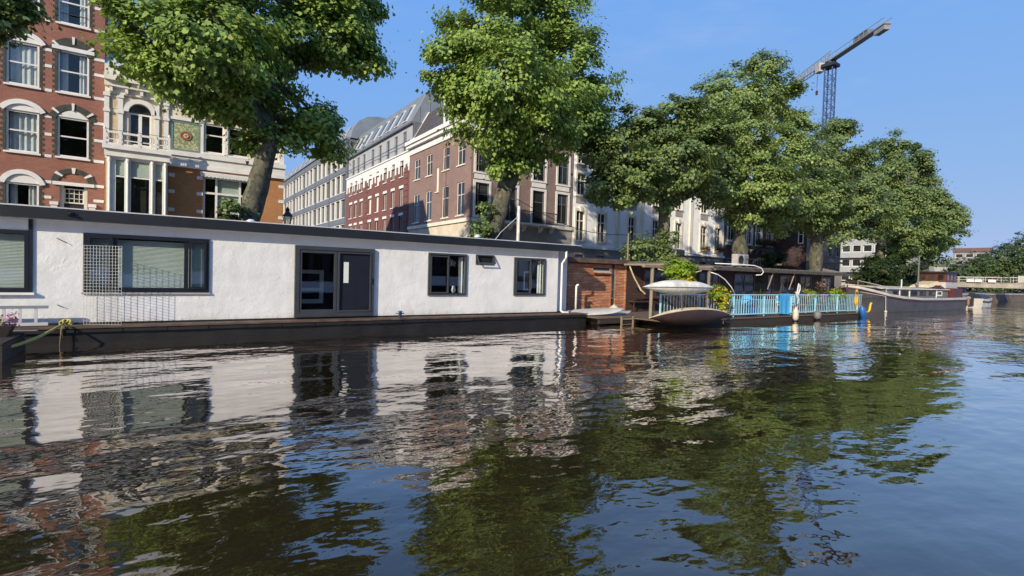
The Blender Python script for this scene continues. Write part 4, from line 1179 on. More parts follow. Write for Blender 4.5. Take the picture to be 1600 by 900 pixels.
add('rail', MB().box(-3.6, 0, -.03, .03, .025, .095), 'aluminium', t)
add('rail', MB().box(-3.6, 0, -.03, .03, .435, .505), 'zinc', t)
for k in range(13):
    x = -.22 - k * .28
    add('rung', CACHE.setdefault('rung', MB().box(-.028, .028, -.022, .022, .1, .43).mesh('rung')), 'aluminium', t, (x, 0, 0), rot=(0, 0, 0))
t = thing('mooring_rope', 'yellow green mooring rope knotted at the houseboat corner', 'rope', (-1.9, 16.36, .5))
add('line', smooth(MB().tube([(-.05 - .85 * q / 10, -.0 - 2.35 * q / 10, .06 - .34 * q / 10 - .10 * math.sin(math.pi * q / 10)) for q in range(11)], [.02 + .018 * math.sin(math.pi * q / 10) for q in range(11)], 7).mesh('line')), 'rope', t)
kn = MB(); pts = []
for q in range(50):
    a_ = q * .75; pts.append((-.03 + .10 * math.cos(a_) * math.sin(q * .31) + .05 * math.sin(q), .02 + .05 * math.sin(a_), .05 + .075 * math.sin(a_ * .7 + q * .2)))
add('knot', smooth(kn.tube(pts, .02, 6).mesh('knot')), 'rope', t)
add('tail', smooth(MB().tube([(-.08, -.04, .03), (-.12, -.07, -.1), (-.13, -.08, -.3), (-.15, -.08, -.62)], .012, 5).tube([(-.06, -.05, .0), (-.12, -.08, -.14), (-.08, -.09, -.30)], .01, 5).mesh('tail')), 'rope_brown', t)
# neighbouring pontoon with planter
t = thing('wooden_pontoon', 'dark wooden pontoon at the lower left edge', 'pontoon', (-4.2, 15.0, 0))
for k in range(4): add('side_plank', MB().box(-2.4, 1.56, -1.2, -1.14, -.1 + k * .115, .01 + k * .115).box(1.56, 1.62, -1.2, .85, -.1 + k * .115, .01 + k * .115), 'dark_wood', t)
for k in range(8): add('deck_plank', CACHE.setdefault('pdp', MB().box(-2.4, 1.62, 0, .24, .365, .40).mesh('deck_plank')), 'dark_wood', t, (0, -1.2 + k * .255, 0))
add('bracket_board', MB().box(1.3, 1.85, .45, .75, .43, .46), 'grey_wood', t)
t = thing('flower_planter', 'dark trough of pink flowers on the wooden pontoon', 'planter', (-3.35, 15.1, .40))
add('trough', MB().loft([[(-.75, -.18, 0), (.62, -.18, 0), (.62, .18, 0), (-.75, .18, 0)], [(-.85, -.24, .24), (.72, -.24, .24), (.72, .24, .24), (-.85, .24, .24)]]), 'dark_wood', t)
bush(t, 'leaves', [(-.7 + k * .22, 0, .26, .16) for k in range(7)], 700, .06, 'plane_leaf', sub=.1)
bush(t, 'blooms', [(-.7 + k * .22, -.04, .32, .17) for k in range(7)], 800, .055, 'pink_petal', sub=.1)

# ------------------------------------------------------------------ brown wooden houseboat
bb = thing('wooden_houseboat', 'brown timber houseboat with red boarded end and long low roof', 'houseboat', (27, 18.5, 0))
f = Fac(bb, -27, 0, 0, 0)
f.put('raft', MB().box(18.0, 35.8, -4.55, 3.7, -.5, .22).box(15.6, 17.998, -2.4, 3.7, -.5, .22).box(35.802, 40.4, -.6, 3.7, -.5, .22), 'dark_wood')
for k in range(18):
    y = -4.6 + k * .262
    x0 = 17.15 if y < -2.5 else 15.5
    f.put('deck_plank', MB().box(x0 - random.uniform(0, .06), 35.85, y, y + .25, .224, .27 + random.uniform(0, .006)), 'deck_wood')
H0 = .29
rowsn = 17; bhgt = (2.66 - H0) / rowsn
for r in range(rowsn):
    z = H0 + r * bhgt
    segs = [(15.8, 17.28), (18.97, 19.58)]
    if not (13.2 < r + .5 < 16.2): segs.append((17.284, 18.54))
    for a, c in segs:
        key = ('rb', round(c - a, 2))
        if key not in CACHE: CACHE[key] = MB().loft([[(0, 0, 0), (c - a, 0, 0), (c - a, .04, 0), (0, .04, 0)], [(0, .014, bhgt - .012), (c - a, .014, bhgt - .012), (c - a, .04, bhgt - .012), (0, .04, bhgt - .012)]]).mesh('red_board')
        f.put('red_board', CACHE[key], 'red_wood', a, -.04 + random.uniform(-.003, .003), z)
f.put('end_backing', MB().box(15.8, 19.58, .002, .08, .28, 2.7), 'brown_wood')
f.put('corner_board', MB().box(19.58, 19.68, -.06, .1, .28, 2.7), 'red_wood')
f.put('slit_frame', MB().box(18.885, 18.965, -.055, 0, .28, 2.64).box(18.542, 18.615, -.055, 0, .28, 2.64), 'red_wood')
window(f, 18.62, 18.88, .95, 2.5, -.004, .04, .04, (), (.3,), .03, 'grey_wood', 'pane_dark')
w = window(f, 17.3, 18.53, 2.13, 2.54, -.004, .06, .05, (), (), .04, 'red_wood', 'pane_dark')
add('open_sash', frame_mesh(1.23, .36, .05, .04), 'red_wood', w, (0, -.17, .06), rot=(R(-50), 0, 0))
add('sash_pane', MB().box(.05, 1.18, -.02, -.012, .05, .31), 'pale_metal', w, (0, -.17, .06), rot=(R(-50), 0, 0))
f.put('end_side_wall', MB().box(15.72, 15.8, -.02, 3.5, .28, 2.7), 'red_wood')
# long dark front in the shade of the eaves
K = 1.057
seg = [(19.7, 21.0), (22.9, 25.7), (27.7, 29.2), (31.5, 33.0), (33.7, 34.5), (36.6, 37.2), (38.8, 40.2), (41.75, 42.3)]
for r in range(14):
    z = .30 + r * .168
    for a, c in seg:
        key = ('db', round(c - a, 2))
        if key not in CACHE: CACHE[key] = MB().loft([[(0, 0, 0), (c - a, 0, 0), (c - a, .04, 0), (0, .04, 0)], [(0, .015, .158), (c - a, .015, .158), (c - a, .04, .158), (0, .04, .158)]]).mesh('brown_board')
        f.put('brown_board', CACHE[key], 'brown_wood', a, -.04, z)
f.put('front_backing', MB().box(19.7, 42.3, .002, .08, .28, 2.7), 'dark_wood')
f.put('right_end_wall', MB().box(42.3, 42.38, -.04, 3.5, .28, 2.7), 'dark_wood')
f.put('rear_wall', MB().box(15.8, 42.3, 3.4, 3.5, .28, 2.68), 'dark_wood')
for a, c, mv, z0 in ((21.0, 22.9, (.5,), .95), (25.7, 27.7, (.33, .66), .95), (29.2, 31.5, (.5,), .31), (33.0, 33.7, (), .95), (34.5, 36.6, (.5,), .31), (37.2, 38.8, (.5,), .95)):
    window(f, a, c, z0, 2.5, -.006, .10, .06, mv, (), .12, 'mahogany', 'pane_dark', name='window' if z0 > .5 else 'glazed_door')
dw = window(f, 40.2, 41.75, .31, 2.5, -.006, .14, .06, (.33, .66), (.52,), .14, 'mahogany', 'blind', name='glazed_door')  # pale pane colour stands in for lit glass, no blind here
add('door_panel', MB().box(.14, 1.41, -.05, -.02, .1, 1.05), 'mahogany', dw)
f.put('roof', MB().loft([[(15.5, -.3, 2.70), (15.5, 3.7, 2.70), (15.5, 3.7, 2.98), (15.5, -.3, 2.92)], [(19.6, -.35, 2.70), (19.6, 3.7, 2.70), (19.6, 3.7, 3.0), (19.6, -.35, 2.93)]]), 'rust_wood')
f.put('long_roof', MB().loft([[(19.5, -1.25, 2.64), (19.5, 3.7, 2.72), (19.5, 3.7, 3.04), (19.5, -1.25, 2.80)], [(42.6, -1.05, 2.66), (42.6, 3.7, 2.74), (42.6, 3.7, 3.06), (42.6, -1.05, 2.80)]]), 'roof_felt')
for k in range(4): f.put('eaves_board', MB().box(19.55 + k * 5.76, 25.28 + k * 5.76, -1.33 + .045 * k, -1.26 + .045 * k, 2.60, 2.79), 'weathered_eaves')
for k in range(22): f.put('roof_batten', CACHE.setdefault('rbt', MB().box(0, .07, 0, 4.7, 0, .05).mesh('roof_batten')), 'roof_felt', 19.9 + k * 1.03, -1.2, 2.825)
for x in (17.75, 21.85):
    f.put('porch_post', MB().tube([(x, -3.35, .26), (x + .03, -3.35, 2.5)], .075, 8, .06), 'grey_wood')
f.put('porch_beam', MB().box(17.2, 22.3, -3.43, -3.28, 2.5, 2.62), 'grey_wood')
for x in (18.2, 19.4, 20.6, 21.8): f.put('porch_rafter', MB().box(x, x + .07, -3.6, -1.26, 2.622, 2.70), 'grey_wood')
for x in (31.6, 34.2):
    f.put('eaves_brace', MB().tube([(x, -.85, 1.55), (x + .12, -1.12, 2.62)], .04, 4), 'fence_wood')
f.put('bench_rail', MB().box(19.9, 21.6, -.4, -.34, 1.15, 1.22).box(19.9, 21.6, -.42, -.05, .78, .83).box(19.95, 20.0, -.38, -.34, .28, .78).box(21.5, 21.55, -.38, -.34, .28, .78), 'brown_wood')

t = thing('white_conduit', 'white hose arching from the porch beam down to the rail', 'hose', (21.95, 15.1, 2.4))
add('hose', smooth(MB().tube([(0, 0, 0), (.5, -.05, -.1), (1.0, -.1, -.32), (1.5, -.15, -.7), (1.75, -.2, -1.05)], .026, 8).mesh('hose')), 'white_trim', t)
t = thing('roof_hose', 'white hose curling over the brown houseboat eaves', 'hose', (28.2, 17.3, 2.92))
add('hose', smooth(MB().tube([(-1.4, .9, .1), (0, .1, .08), (.8, -.25, .04), (1.35, -.38, -.1), (1.55, -.4, -.32), (1.3, -.4, -.5), (.8, -.38, -.52)], .028, 8).mesh('hose')), 'white_trim', t)
t = thing('air_conditioner', 'white air conditioning unit on the brown houseboat roof', 'air conditioner', (31.3, 19.2, 2.95))
add('casing', MB().box(-.6, .6, 0, .42, .08, .82), 'barge_white', t)
add('fan_grille', smooth(MB().loft([[(-.22 + r * math.cos(a_), y, .45 + r * math.sin(a_)) for a_ in [math.pi * 2 * j / 20 for j in range(20)]] for r, y in ((.29, -.002), (.29, -.02), (.25, -.022), (.24, -.008))]).mesh('fan_grille')), 'iron', t)
for k in range(9): add('louvre', CACHE.setdefault('louv', MB().box(.14, .54, -.014, -.002, 0, .045).mesh('louvre')), 'grey_rubber', t, (0, 0, .14 + k * .072))
for x in (-.5, .44): add('foot', MB().box(x, x + .07, 0, .42, 0, .079), 'iron', t)
t = thing('floodlight', 'black floodlight on a short post above the brown roof', 'floodlight', (24.9, 19.2, 2.95))
add('post', MB().tube([(0, 0, 0), (0, 0, .55)], .025, 6), 'iron', t)
add('lamp_head', MB().box(-.28, .28, -.1, .06, .5, .8), 'iron', t)
t = tag(add('standpipe', smooth(MB().tube([(0, 0, 0), (0, 0, 1.3), (.03, -.03, 1.36), (.08, -.08, 1.36)], .05, 8).mesh('standpipe')), 'white_trim', None, (15.12, 17.2, .99)), 'white standpipe at the end of the white houseboat', 'pipe')
t.location = (15.55, 17.6, .28)
# paddle boards
def board(label, loc, L, W, rz, mat, tilt):
    rings = []
    for i in range(15):
        s = -1 + 2 * i / 14; w = W / 2 * max(.02, (1 - abs(s) ** 2.6)) ** .6; zz = .10 * max(0, s - .4) ** 2 * 2
        rings.append([(s * L / 2, w * math.cos(a_), zz + .06 * math.sin(a_) * (.4 + .6 * w / (W / 2))) for a_ in [2 * math.pi * j / 12 for j in range(12)]])
    o = tag(add('paddle_board', smooth(MB().loft(rings).mesh('paddle_board')), mat, None, loc), label, 'paddle board', 'paddle boards between the houseboats')
    o.rotation_euler = (R(tilt), R(-4), rz)
board('pale grey paddle board lying nearest the white houseboat end', (15.9, 16.9, .46), 2.9, .75, R(-32), 'barge_white', 18)
board('dull white paddle board lying in front of the red boards', (17.0, 16.9, .34), 2.2, .65, R(-20), 'board_grey', 8)
t = tag(add('fender_ball', smooth(MB().lathe([(.02, 0), (.16, .03), (.24, .12), (.26, .22), (.2, .33), (.08, .4), (.05, .44)], 12).mesh('fender_ball')), 'cream_rubber', None, (18.0, 17.6, .28)), 'small pinkish buoy on the deck before the red boards', 'buoy')
# swim ladder
t = thing('swim_ladder', 'small grey wooden swim ladder at the deck edge', 'ladder', (16.4, 15.6, 0))
for x in (0, .72): add('side_rail', MB().box(x, x + .07, -.03, .03, -.35, .34), 'grey_wood', t)
for z in (-.05, .2): add('rung', MB().box(.072, .718, -.02, .02, z, z + .06), 'grey_wood', t)
t = thing('small_jetty', 'weathered plank jetty stepping out between the two houseboats', 'jetty', (15.6, 15.6, 0))
for k in range(7): add('plank', CACHE.setdefault('jp', MB().box(-.5, 2.1, 0, .17, .27, .315).mesh('plank')), 'deck_wood', t, (0, .03 + k * .18, 0))
add('beam', MB().box(-.4, 2.0, .05, .2, .05, .268).box(-.4, 2.0, 1.0, 1.15, .05, .268), 'dark_wood', t)

# canoes
def canoe(name, label, loc, L, W, Hh, rocker, mats, rz, over=True):
    t = thing(name, label, 'canoe', loc, rz)
    def shape(a0, a1, n, k, inset=0):
        rings = []
        for i in range(21):
            s = -1 + 2 * i / 20
            w = (W / 2) * max(.012, 1 - abs(s) ** 2.0) ** .95 * k; hh = Hh * max(.05, 1 - abs(s) ** 2.2) * k
            zz = rocker * abs(s) ** 2.2
            rings.append([(s * L / 2, w * math.cos(a0 + (a1 - a0) * j / n), zz + hh * math.sin(a0 + (a1 - a0) * j / n)) for j in range(n + 1)])
        return rings
    add('hull_bottom', smooth(MB().loft(shape(math.pi, 2 * math.pi, 12, 1.0), close=False).mesh('hull_bottom')), mats[0], t)
    add('deck', smooth(MB().loft(shape(0, math.pi, 12, 1.0), close=False).mesh('deck')), mats[1], t)
    g = MB()
    for sg in (0, math.pi):
        r = shape(sg, sg + .001, 1, 1.012); g.tube([q[0] for q in r], .018, 5)
    add('gunwale', g, mats[2], t)
    return t
canoe('canoe', 'white upturned canoe hung above the blue railing', (17.55, 13.45, 1.70), 4.5, .8, .30, -.02, ('canoe_white', 'canoe_white', 'grey_rubber'), R(-1))
cn = canoe('canoe', 'brown canoe with cream top hung low over the water', (18.3, 13.35, .50), 5.5, .80, .34, .0, ('canoe_brown', 'canoe_cream', 'canoe_cream'), R(1))
cn.rotation_euler = (R(-48), 0, R(1))
t = thing('canoe_sling', 'thin rope sling holding both canoes to the porch', 'rope', (17.4, 13.3, 1.5))
add('rope', MB().tube([(0, -.05, .35), (-.25, -.2, -.1), (-.2, -.2, -.7), (-.35, -.15, -1.1)], .012, 5).tube([(3.1, .2, -.6), (3.1, .1, -1.0), (3.1, .1, -1.4)], .012, 5), 'rope_brown', t)
t = thing('rope_garland', 'pale knotted rope hanging diagonally under the porch beam', 'rope', (17.2, 15.1, 2.5))
add('rope', MB().tube([(-.9, 0, 0), (-.6, .02, -.45), (-.15, 0, -1.0), (.1, 0, -1.15)], .03, 6, .3).tube([(.9, 0, -.05), (1.6, -.02, -.16), (2.4, 0, -.1), (3.2, -.02, -.18), (4.0, 0, -.04)], .03, 6, .3), 'canoe_cream', t)

# blue railing
t = thing('blue_railing', 'long light blue metal railing along the brown houseboat deck', 'railing', (16.9, 13.92, .34))
LR = 18.75
for z in (.10, 1.03): add('rail', MB().box(0, LR, -.022, .022, z - .022, z + .022), 'blue_rail', t)
for k in range(94):
    add('baluster', CACHE.setdefault('balu', MB().box(-.010, .010, -.008, .008, .123, 1.005).mesh('baluster')), 'blue_rail', t, (.04 + k * .2, 0, 0))
for k in range(8): add('post', CACHE.setdefault('rpost', MB().box(-.025, .025, .024, .07, -.03, 1.06).mesh('post')), 'blue_rail', t, (.05 + k * 2.6, 0, 0))
# second blue panel stored behind the railing and a bench
t = thing('spare_railing', 'pale blue spare railing section leaning behind the railing', 'railing', (22.1, 14.15, .36))
add('frame', MB().box(0, 4.2, -.02, .02, .74, .79).box(0, 4.2, -.02, .02, .05, .09), 'blue_rail', t)
for k in range(19): add('baluster', CACHE.setdefault('sb', MB().box(-.008, .008, -.008, .008, .09, .74).mesh('baluster')), 'blue_rail', t, (.08 + k * .22, 0, 0))
t = thing('blue_bench', 'light blue slatted garden bench behind the railing', 'bench', (28.0, 14.6, .33))
for k in range(4): add('seat_slat', MB().box(0, 2.0, .05 + k * .11, .14 + k * .11, .42, .45), 'blue_rail', t)
for k in range(3): add('back_slat', MB().box(0, 2.0, .52, .55, .55 + k * .14, .65 + k * .14), 'blue_rail', t)
for x in (.05, 1.88): add('leg', MB().box(x, x + .07, .05, .12, 0, .418).box(x, x + .07, .48, .516, 0, .95), 'blue_rail', t)
# towel
tb = MB(); rings = []
for i in range(9):
    z = -.98 * i / 8
    rings.append([(-.5 + 1.0 * j / 12 * (1 - .06 * i / 8), -.06 - .035 * math.sin(j * 1.15) * (i / 8), .02 + z - .06 * (i / 8) * (j / 12)) for j in range(13)])
tb.loft([[(x, .05, z - .02) for x, y, z in rings[3]], [(x, .03, .045) for x, y, z in rings[0]], [(x, -.03, .05) for x, y, z in rings[0]]] + rings, close=False)
tag(add('towel', smooth(tb.mesh('towel')), 'blue_cloth', None, (26.5, 13.92, 1.38)), 'bright blue towel hanging over the blue railing', 'towel')
# fenders
def fender(label, loc, r, L, mat, rot=(0, 0, 0)):
    t = thing('fender', label, 'fender', loc, 0, 'fenders along the raft')
    t.rotation_euler = rot
    add('body', smooth(MB().lathe([(.03, 0), (r * .6, .03), (r, .12), (r * 1.02, L * .5), (r, L - .14), (r * .55, L - .04), (.05, L), (.05, L + .07)], 14).mesh('body')), mat, t)
    add('rope', MB().tube([(0, 0, L + .05), (0, .1, L + .25)], .012, 5), 'rope_brown', t)
    return t
fender('cream cylindrical fender hanging below the blue towel', (27.4, 13.74, .02), .145, .66, 'cream_rubber')
fender('grey cylindrical fender hanging at mid raft', (29.75, 13.75, .02), .19, .5, 'grey_rubber')
fender('large bright blue fender tilted at the railing end', (35.3, 13.62, -.10), .18, .86, 'blue_rubber', (0, R(-26), 0))
t = thing('yellow_bracket', 'yellow L shaped bracket sticking out past the railing end', 'bracket', (35.75, 13.85, .36))
add('arm', MB().tube([(0, 0, -.02), (.45, -.02, -.05), (.8, -.02, -.02)], .035, 6), 'yellow', t)
add('upright', smooth(MB().tube([(.72, -.02, -.02), (.85, -.02, .15), (.92, -.02, .42), (1.02, -.02, .5)], [.06, .07, .06, .08], 8).mesh('upright')), 'yellow', t)
t = thing('sunflower_ornament', 'yellow sunflower windmill with yellow streamers on the railing end', 'ornament', (34.55, 13.82, 1.0))
add('stem', MB().tube([(0, .03, -.3), (0, .03, .5)], .015, 5), 'galvanised', t)
pt = MB()
for k in range(10):
    a_ = k * math.pi / 5
    pt.poly([(.05 * math.cos(a_), -.02, .5 + .05 * math.sin(a_)), (.19 * math.cos(a_ - .22), -.03, .5 + .19 * math.sin(a_ - .22)), (.23 * math.cos(a_), -.05, .5 + .23 * math.sin(a_)), (.19 * math.cos(a_ + .22), -.01, .5 + .19 * math.sin(a_ + .22))])
add('petals', pt, 'yellow', t)
add('heart', MB().lathe([(.06, -.01), (.06, .02), (.02, .04)], 10), 'soil', t, (0, -.05, .5), rot=(R(90), 0, 0))
st = MB()
for k in range(4):
    x = -.15 + k * .1
    st.loft([[(x - .05, -.03 + .02 * math.sin(q + k), .3 - q * .13), (x + .06, -.05 + .02 * math.cos(q * 1.4), .3 - q * .13)] for q in range(6 - k % 2)], close=False)
add('streamers', st, 'yellow', t)
# plants on the raft
def plant(name, label, cat, loc, lobes, n, size, leaf, pot=None, sub=.18, group=None, extra=None):
    t = thing(name, label, cat, loc, 0, group)
    if pot: add('pot', smooth(MB().lathe([(pot * .7, 0), (pot, pot * 1.3), (pot * 1.1, pot * 1.35), (pot * .9, pot * 1.4)], 12).mesh('pot')), 'terracotta', t)
    bush(t, 'leaves', lobes, n, size, leaf, sub=sub)
    if extra: bush(t, 'blooms', lobes, extra[0], extra[1], extra[2], sub=sub)
    return t
t = plant('potted_tree', 'bright lime green bushy plant hanging over the white canoe', 'plant', (17.75, 13.7, 1.62), [(-.1, 0, .85, .50), (.45, .05, .78, .42), (-.45, 0, .72, .36), (.1, 0, .45, .40), (.1, -.1, .95, .38)], 2600, .13, 'bright_leaf', .2, .2)
bush(t, 'blooms', [(.3, -.15, .38, .33), (.2, -.2, .2, .25)], 600, .12, 'yellow_petal', sub=.15)
plant('trailing_plant', 'yellow green trailing flower basket hooked on the blue railing', 'plant', (20.6, 13.75, .75), [(0, 0, .7, .42), (.25, 0, .55, .32), (-.3, 0, .75, .3), (.2, -.1, .2, .26), (.25, -.1, -.02, .2)], 1300, .10, 'bright_leaf', None, .16, extra=(900, .1, 'yellow_petal'))
plant('flower_pot', 'pot of yellow flowers behind the middle of the railing', 'plant', (29.6, 14.2, .95), [(0, 0, .45, .3), (.4, 0, .42, .25)], 350, .09, 'bright_leaf', .2, .13, 'flower pots on the raft', (350, .09, 'yellow_petal'))
plant('flower_pot', 'pot of pale pink flowers along the railing', 'plant', (31.3, 14.2, .95), [(0, 0, .4, .28)], 300, .09, 'shrub_leaf', .2, .13, 'flower pots on the raft', (200, .09, 'pink_petal'))
plant('flower_pot', 'wide lime green potted plant near the railing end', 'plant', (32.6, 14.2, .85), [(0, 0, .6, .4), (.5, 0, .55, .36), (-.3, 0, .4, .3)], 700, .1, 'bright_leaf', .22, .16, 'flower pots on the raft', (150, .09, 'yellow_petal'))
plant('flower_pot', 'terracotta pot of orange pink flowers by the railing corner', 'plant', (34.0, 14.4, 1.0), [(0, 0, .5, .25)], 220, .08, 'shrub_leaf', .2, .13, 'flower pots on the raft', (150, .09, 'red_petal'))
t = plant('hanging_basket', 'hanging basket of dusty pink flowers under the brown eaves', 'plant', (38.0, 17.35, 1.72), [(0, 0, .3, .38), (.25, 0, .15, .26), (-.3, 0, .12, .26)], 500, .09, 'shrub_leaf', None, .16, None, (500, .08, 'dusty_petal'))
add('hanger', MB().tube([(0, 0, .3), (0, 0, .92)], .012, 5), 'iron', t)
add('basket', smooth(MB().lathe([(.02, -.1), (.2, -.02), (.28, .15)], 10).mesh('basket')), 'rope_brown', t)
t = plant('climbing_vine', 'dry climbing vine on the dark houseboat wall', 'plant', (31.9, 18.3, .3), [(0, 0, .6, .2), (.05, 0, 1.1, .25), (0, 0, 1.7, .2), (-.05, -.05, 2.1, .28)], 260, .1, 'shrub_leaf', None, .14)
add('stem', MB().tube([(0, 0, 0), (.05, 0, .8), (-.03, -.03, 1.5), (.05, -.05, 2.2)], .025, 5, .2), 'bark', t)
t = thing('driftwood_ornament', 'pale white driftwood ornament against the dark wall', 'ornament', (35.9, 17.9, .28))
add('driftwood', MB().tube([(0, 0, 0), (.06, 0, .6), (-.08, .02, 1.1), (.05, 0, 1.7)], [.06, .08, .06, .04], 6, .3).tube([(0, 0, .9), (.25, 0, 1.3), (.2, 0, 1.6)], .04, 6, .3).tube([(0, 0, .7), (-.28, 0, 1.1)], .04, 6, .3), 'white_trim', t)
t = tag(add('exercise_ball', smooth(MB().lathe([(.3 * math.sin(a_), .3 - .3 * math.cos(a_)) for a_ in [math.pi * j / 12 for j in range(13)]], 18).mesh('exercise_ball')), 'blue_cloth', None, (24.1, 14.5, .75)), 'blue ball behind the railing left of the towel', 'ball')
t = tag(add('red_bucket', smooth(MB().lathe([(.13, 0), (.17, .3), (.185, .31), (.16, .3)], 14).mesh('red_bucket')), 'red_paint', None, (22.6, 14.35, .55)), 'red bucket behind the blue railing', 'bucket')
t = thing('storage_crate', 'low blue crate under the ball behind the railing', 'crate', (24.1, 14.5, .33))
for k in range(3): add('slat', MB().box(-.45, .45, -.3, -.27, .02 + k * .13, .13 + k * .13).box(-.45, .45, .27, .3, .02 + k * .13, .13 + k * .13), 'blue_rubber', t)
add('lid', MB().box(-.46, .46, -.31, .31, .40, .42), 'blue_rubber', t)
t = thing('step_stool', 'small wooden stool under the red bucket', 'stool', (22.6, 14.35, .33))
add('top', MB().box(-.22, .22, -.16, .16, .18, .218), 'grey_wood', t)
for x in (-.18, .14):
    for y in (-.13, .09): add('leg', MB().box(x, x + .04, y, y + .04, 0, .178), 'grey_wood', t)
for o_, zb in (('a', 0),): pass
# plinth shelf for the flower pots
t = thing('plant_shelf', 'wooden plant shelf along the inside of the blue railing', 'shelf', (29.0, 14.0, .33))
add('board', MB().box(0, 5.4, 0, .7, .46, .5), 'grey_wood', t)
for x in (.1, 2.6, 5.2): add('leg', MB().box(x, x + .08, .05, .12, 0, .458).box(x, x + .08, .56, .63, 0, .458), 'grey_wood', t)
# boarded screen and gangway behind
t = thing('board_fence', 'weathered upright board screen right of the brown houseboat', 'fence', (42.6, 19.4, G - .3))
for k in range(18): add('board', CACHE.setdefault('bfb', MB().box(0, .165, 0, .03, .0, 2.3).mesh('board')), 'fence_wood', t, (k * .175, random.uniform(0, .01), -.012 * k))
add('rail', MB().box(0, 3.15, .032, .09, 1.9, 2.0).box(0, 3.15, .032, .09, .5, .6), 'fence_wood', t)
t = thing('handrail_fence', 'brown post and rail fence beyond the board screen', 'fence', (46.0, 19.6, G - .2))
for k in range(4): add('post', MB().box(k * 1.3, k * 1.3 + .14, 0, .14, 0, 1.35), 'brown_wood', t)
add('rail', MB().box(-.1, 4.2, -.02, -.002, 1.15, 1.3), 'brown_wood', t)

# ------------------------------------------------------------------ barge
bg_ = thing('barge', 'dark grey steel barge with cabin windows and brown wheelhouse', 'barge', (51.5, 17.15, 0))
ST = [(41.4, .08, 1.95), (41.9, .6, 1.86), (42.8, 1.15, 1.65), (44.2, 1.6, 1.38), (46.5, 1.85, 1.18), (50, 1.9, 1.06), (55, 1.9, 1.04), (60.5, 1.85, 1.06), (63.2, 1.55, 1.10), (64.9, .95, 1.16), (65.7, .25, 1.2)]
def section(x, hbm, zs, k0, k1):
    taper = .82 if x > 60 or x < 43 else .96
    return x
rings = []
for x, w, z in ST:
    wl = w * (.55 if x < 42.5 or x > 64.5 else .82 if x < 44 or x > 63 else .97)
    dx = -.0 + (.35 if x < 41.5 else -.5 if x > 65 else 0)
    rings.append([(x + dx - 51.5, -wl * .9, -.5), (x + dx * .6 - 51.5, -wl, .05), (x - 51.5, -w, z - .16), (x - 51.5, w, z - .16), (x + dx * .6 - 51.5, wl, .05), (x + dx - 51.5, wl * .9, -.5)])
add('hull', MB().loft(rings), 'barge_hull', bg_)
rings = [[(x - 51.5, -w - .05, z - .158), (x - 51.5, -w - .05, z + .02), (x - 51.5, -w + .12, z + .02), (x - 51.5, -w + .12, z - .158)] for x, w, z in ST]
add('gunwale', MB().loft(rings), 'barge_white', bg_)
rings = [[(x - 51.5, w - .12, z - .158), (x - 51.5, w - .12, z + .02), (x - 51.5, w + .05, z + .02), (x - 51.5, w + .05, z - .158)] for x, w, z in ST]
add('gunwale', MB().loft(rings), 'barge_white', bg_)
rings = [[(x - 51.5, -w - .065, z - .27), (x - 51.5, -w - .065, z - .20), (x - 51.5, -w + .02, z - .20), (x - 51.5, -w + .02, z - .27)] for x, w, z in ST]
add('stripe', MB().loft(rings), 'red_paint', bg_)
f = Fac(bg_, -51.5, -1.45, 0, 0)
hl = [(45.4, 46.5, 1.22, 1.62), (47.0, 48.4, 1.22, 1.62), (48.9, 50.3, 1.22, 1.62), (50.8, 52.2, 1.22, 1.62), (52.8, 54.4, 1.22, 1.62), (54.7, 56.0, 1.2, 1.64)]
f.put('cabin_wall', wall_mesh(44.6, 57.4, .95, 1.72, hl, .06), 'grey_rubber')
for i, q in enumerate(hl): window(f, *q, .03, .06 if i < 5 else .1, .04, (), (), .04, 'iron' if i < 5 else 'white_trim', 'pane_dark')
f.put('cabin_ends', MB().box(44.6, 44.66, .002, 2.9, .95, 1.72).box(57.34, 57.4, .002, 2.9, .95, 1.72).box(44.6, 57.4, 2.9, 2.96, .95, 1.72), 'grey_rubber')
for k in range(6):
    f.put('hatch_board', MB().loft([[(44.4 + k * 2.2, -.15, 1.73), (46.55 + k * 2.2, -.15, 1.73), (46.55 + k * 2.2, 3.1, 1.73), (44.4 + k * 2.2, 3.1, 1.73)], [(44.45 + k * 2.2, -.05, 1.80), (46.5 + k * 2.2, -.05, 1.80), (46.5 + k * 2.2, 3.0, 1.95), (44.45 + k * 2.2, 3.0, 1.95)]]), 'canoe_cream' if k % 2 else 'barge_white')
for x in (46.7, 48.65, 54.55): f.put('white_post', MB().box(x - .06, x + .06, -.04, -.002, 1.0, 1.72), 'white_trim')
# wheelhouse
f2 = Fac(bg_, -51.5, -1.25, 0, 0)
f2.put('wheelhouse_base', MB().box(57.45, 60.4, 0, 2.1, .95, 2.42), 'barge_white')
hl = [(57.65, 58.45, 2.55, 3.15), (58.6, 59.4, 2.55, 3.15), (59.55, 60.25, 2.55, 3.15)]
f2.put('wheelhouse_wall', wall_mesh(57.5, 60.35, 2.42, 3.28, hl, .05), 'mahogany')
for q in hl: window(f2, *q, .02, .05, .04, (), (), .04, 'mahogany', 'pane_dark')
hs = [(-1.95 + k * .66, -1.45 + k * .66, 2.55, 3.15) for k in range(3)]
f3 = Fac(bg_, -51.5 + 57.5, -1.25, 0, -math.pi / 2)
f3.put('wheelhouse_side', wall_mesh(-2.05, -.001, 2.42, 3.28, hs, .05), 'mahogany')
for q in hs: window(f3, *q, .02, .05, .04, (), (), .04, 'mahogany', 'pane_dark')
f2.put('wheelhouse_back', MB().box(57.5, 60.35, 2.0, 2.05, 2.42, 3.28).box(60.3, 60.35, .06, 1.99, 2.42, 3.28), 'mahogany')
f2.put('wheelhouse_roof', MB().box(57.2, 60.7, -.3, 2.4, 3.282, 3.38), 'iron')
f2.put('engine_box', MB().box(57.5, 60.2, -.5, -.02, 1.0, 1.9), 'red_paint')
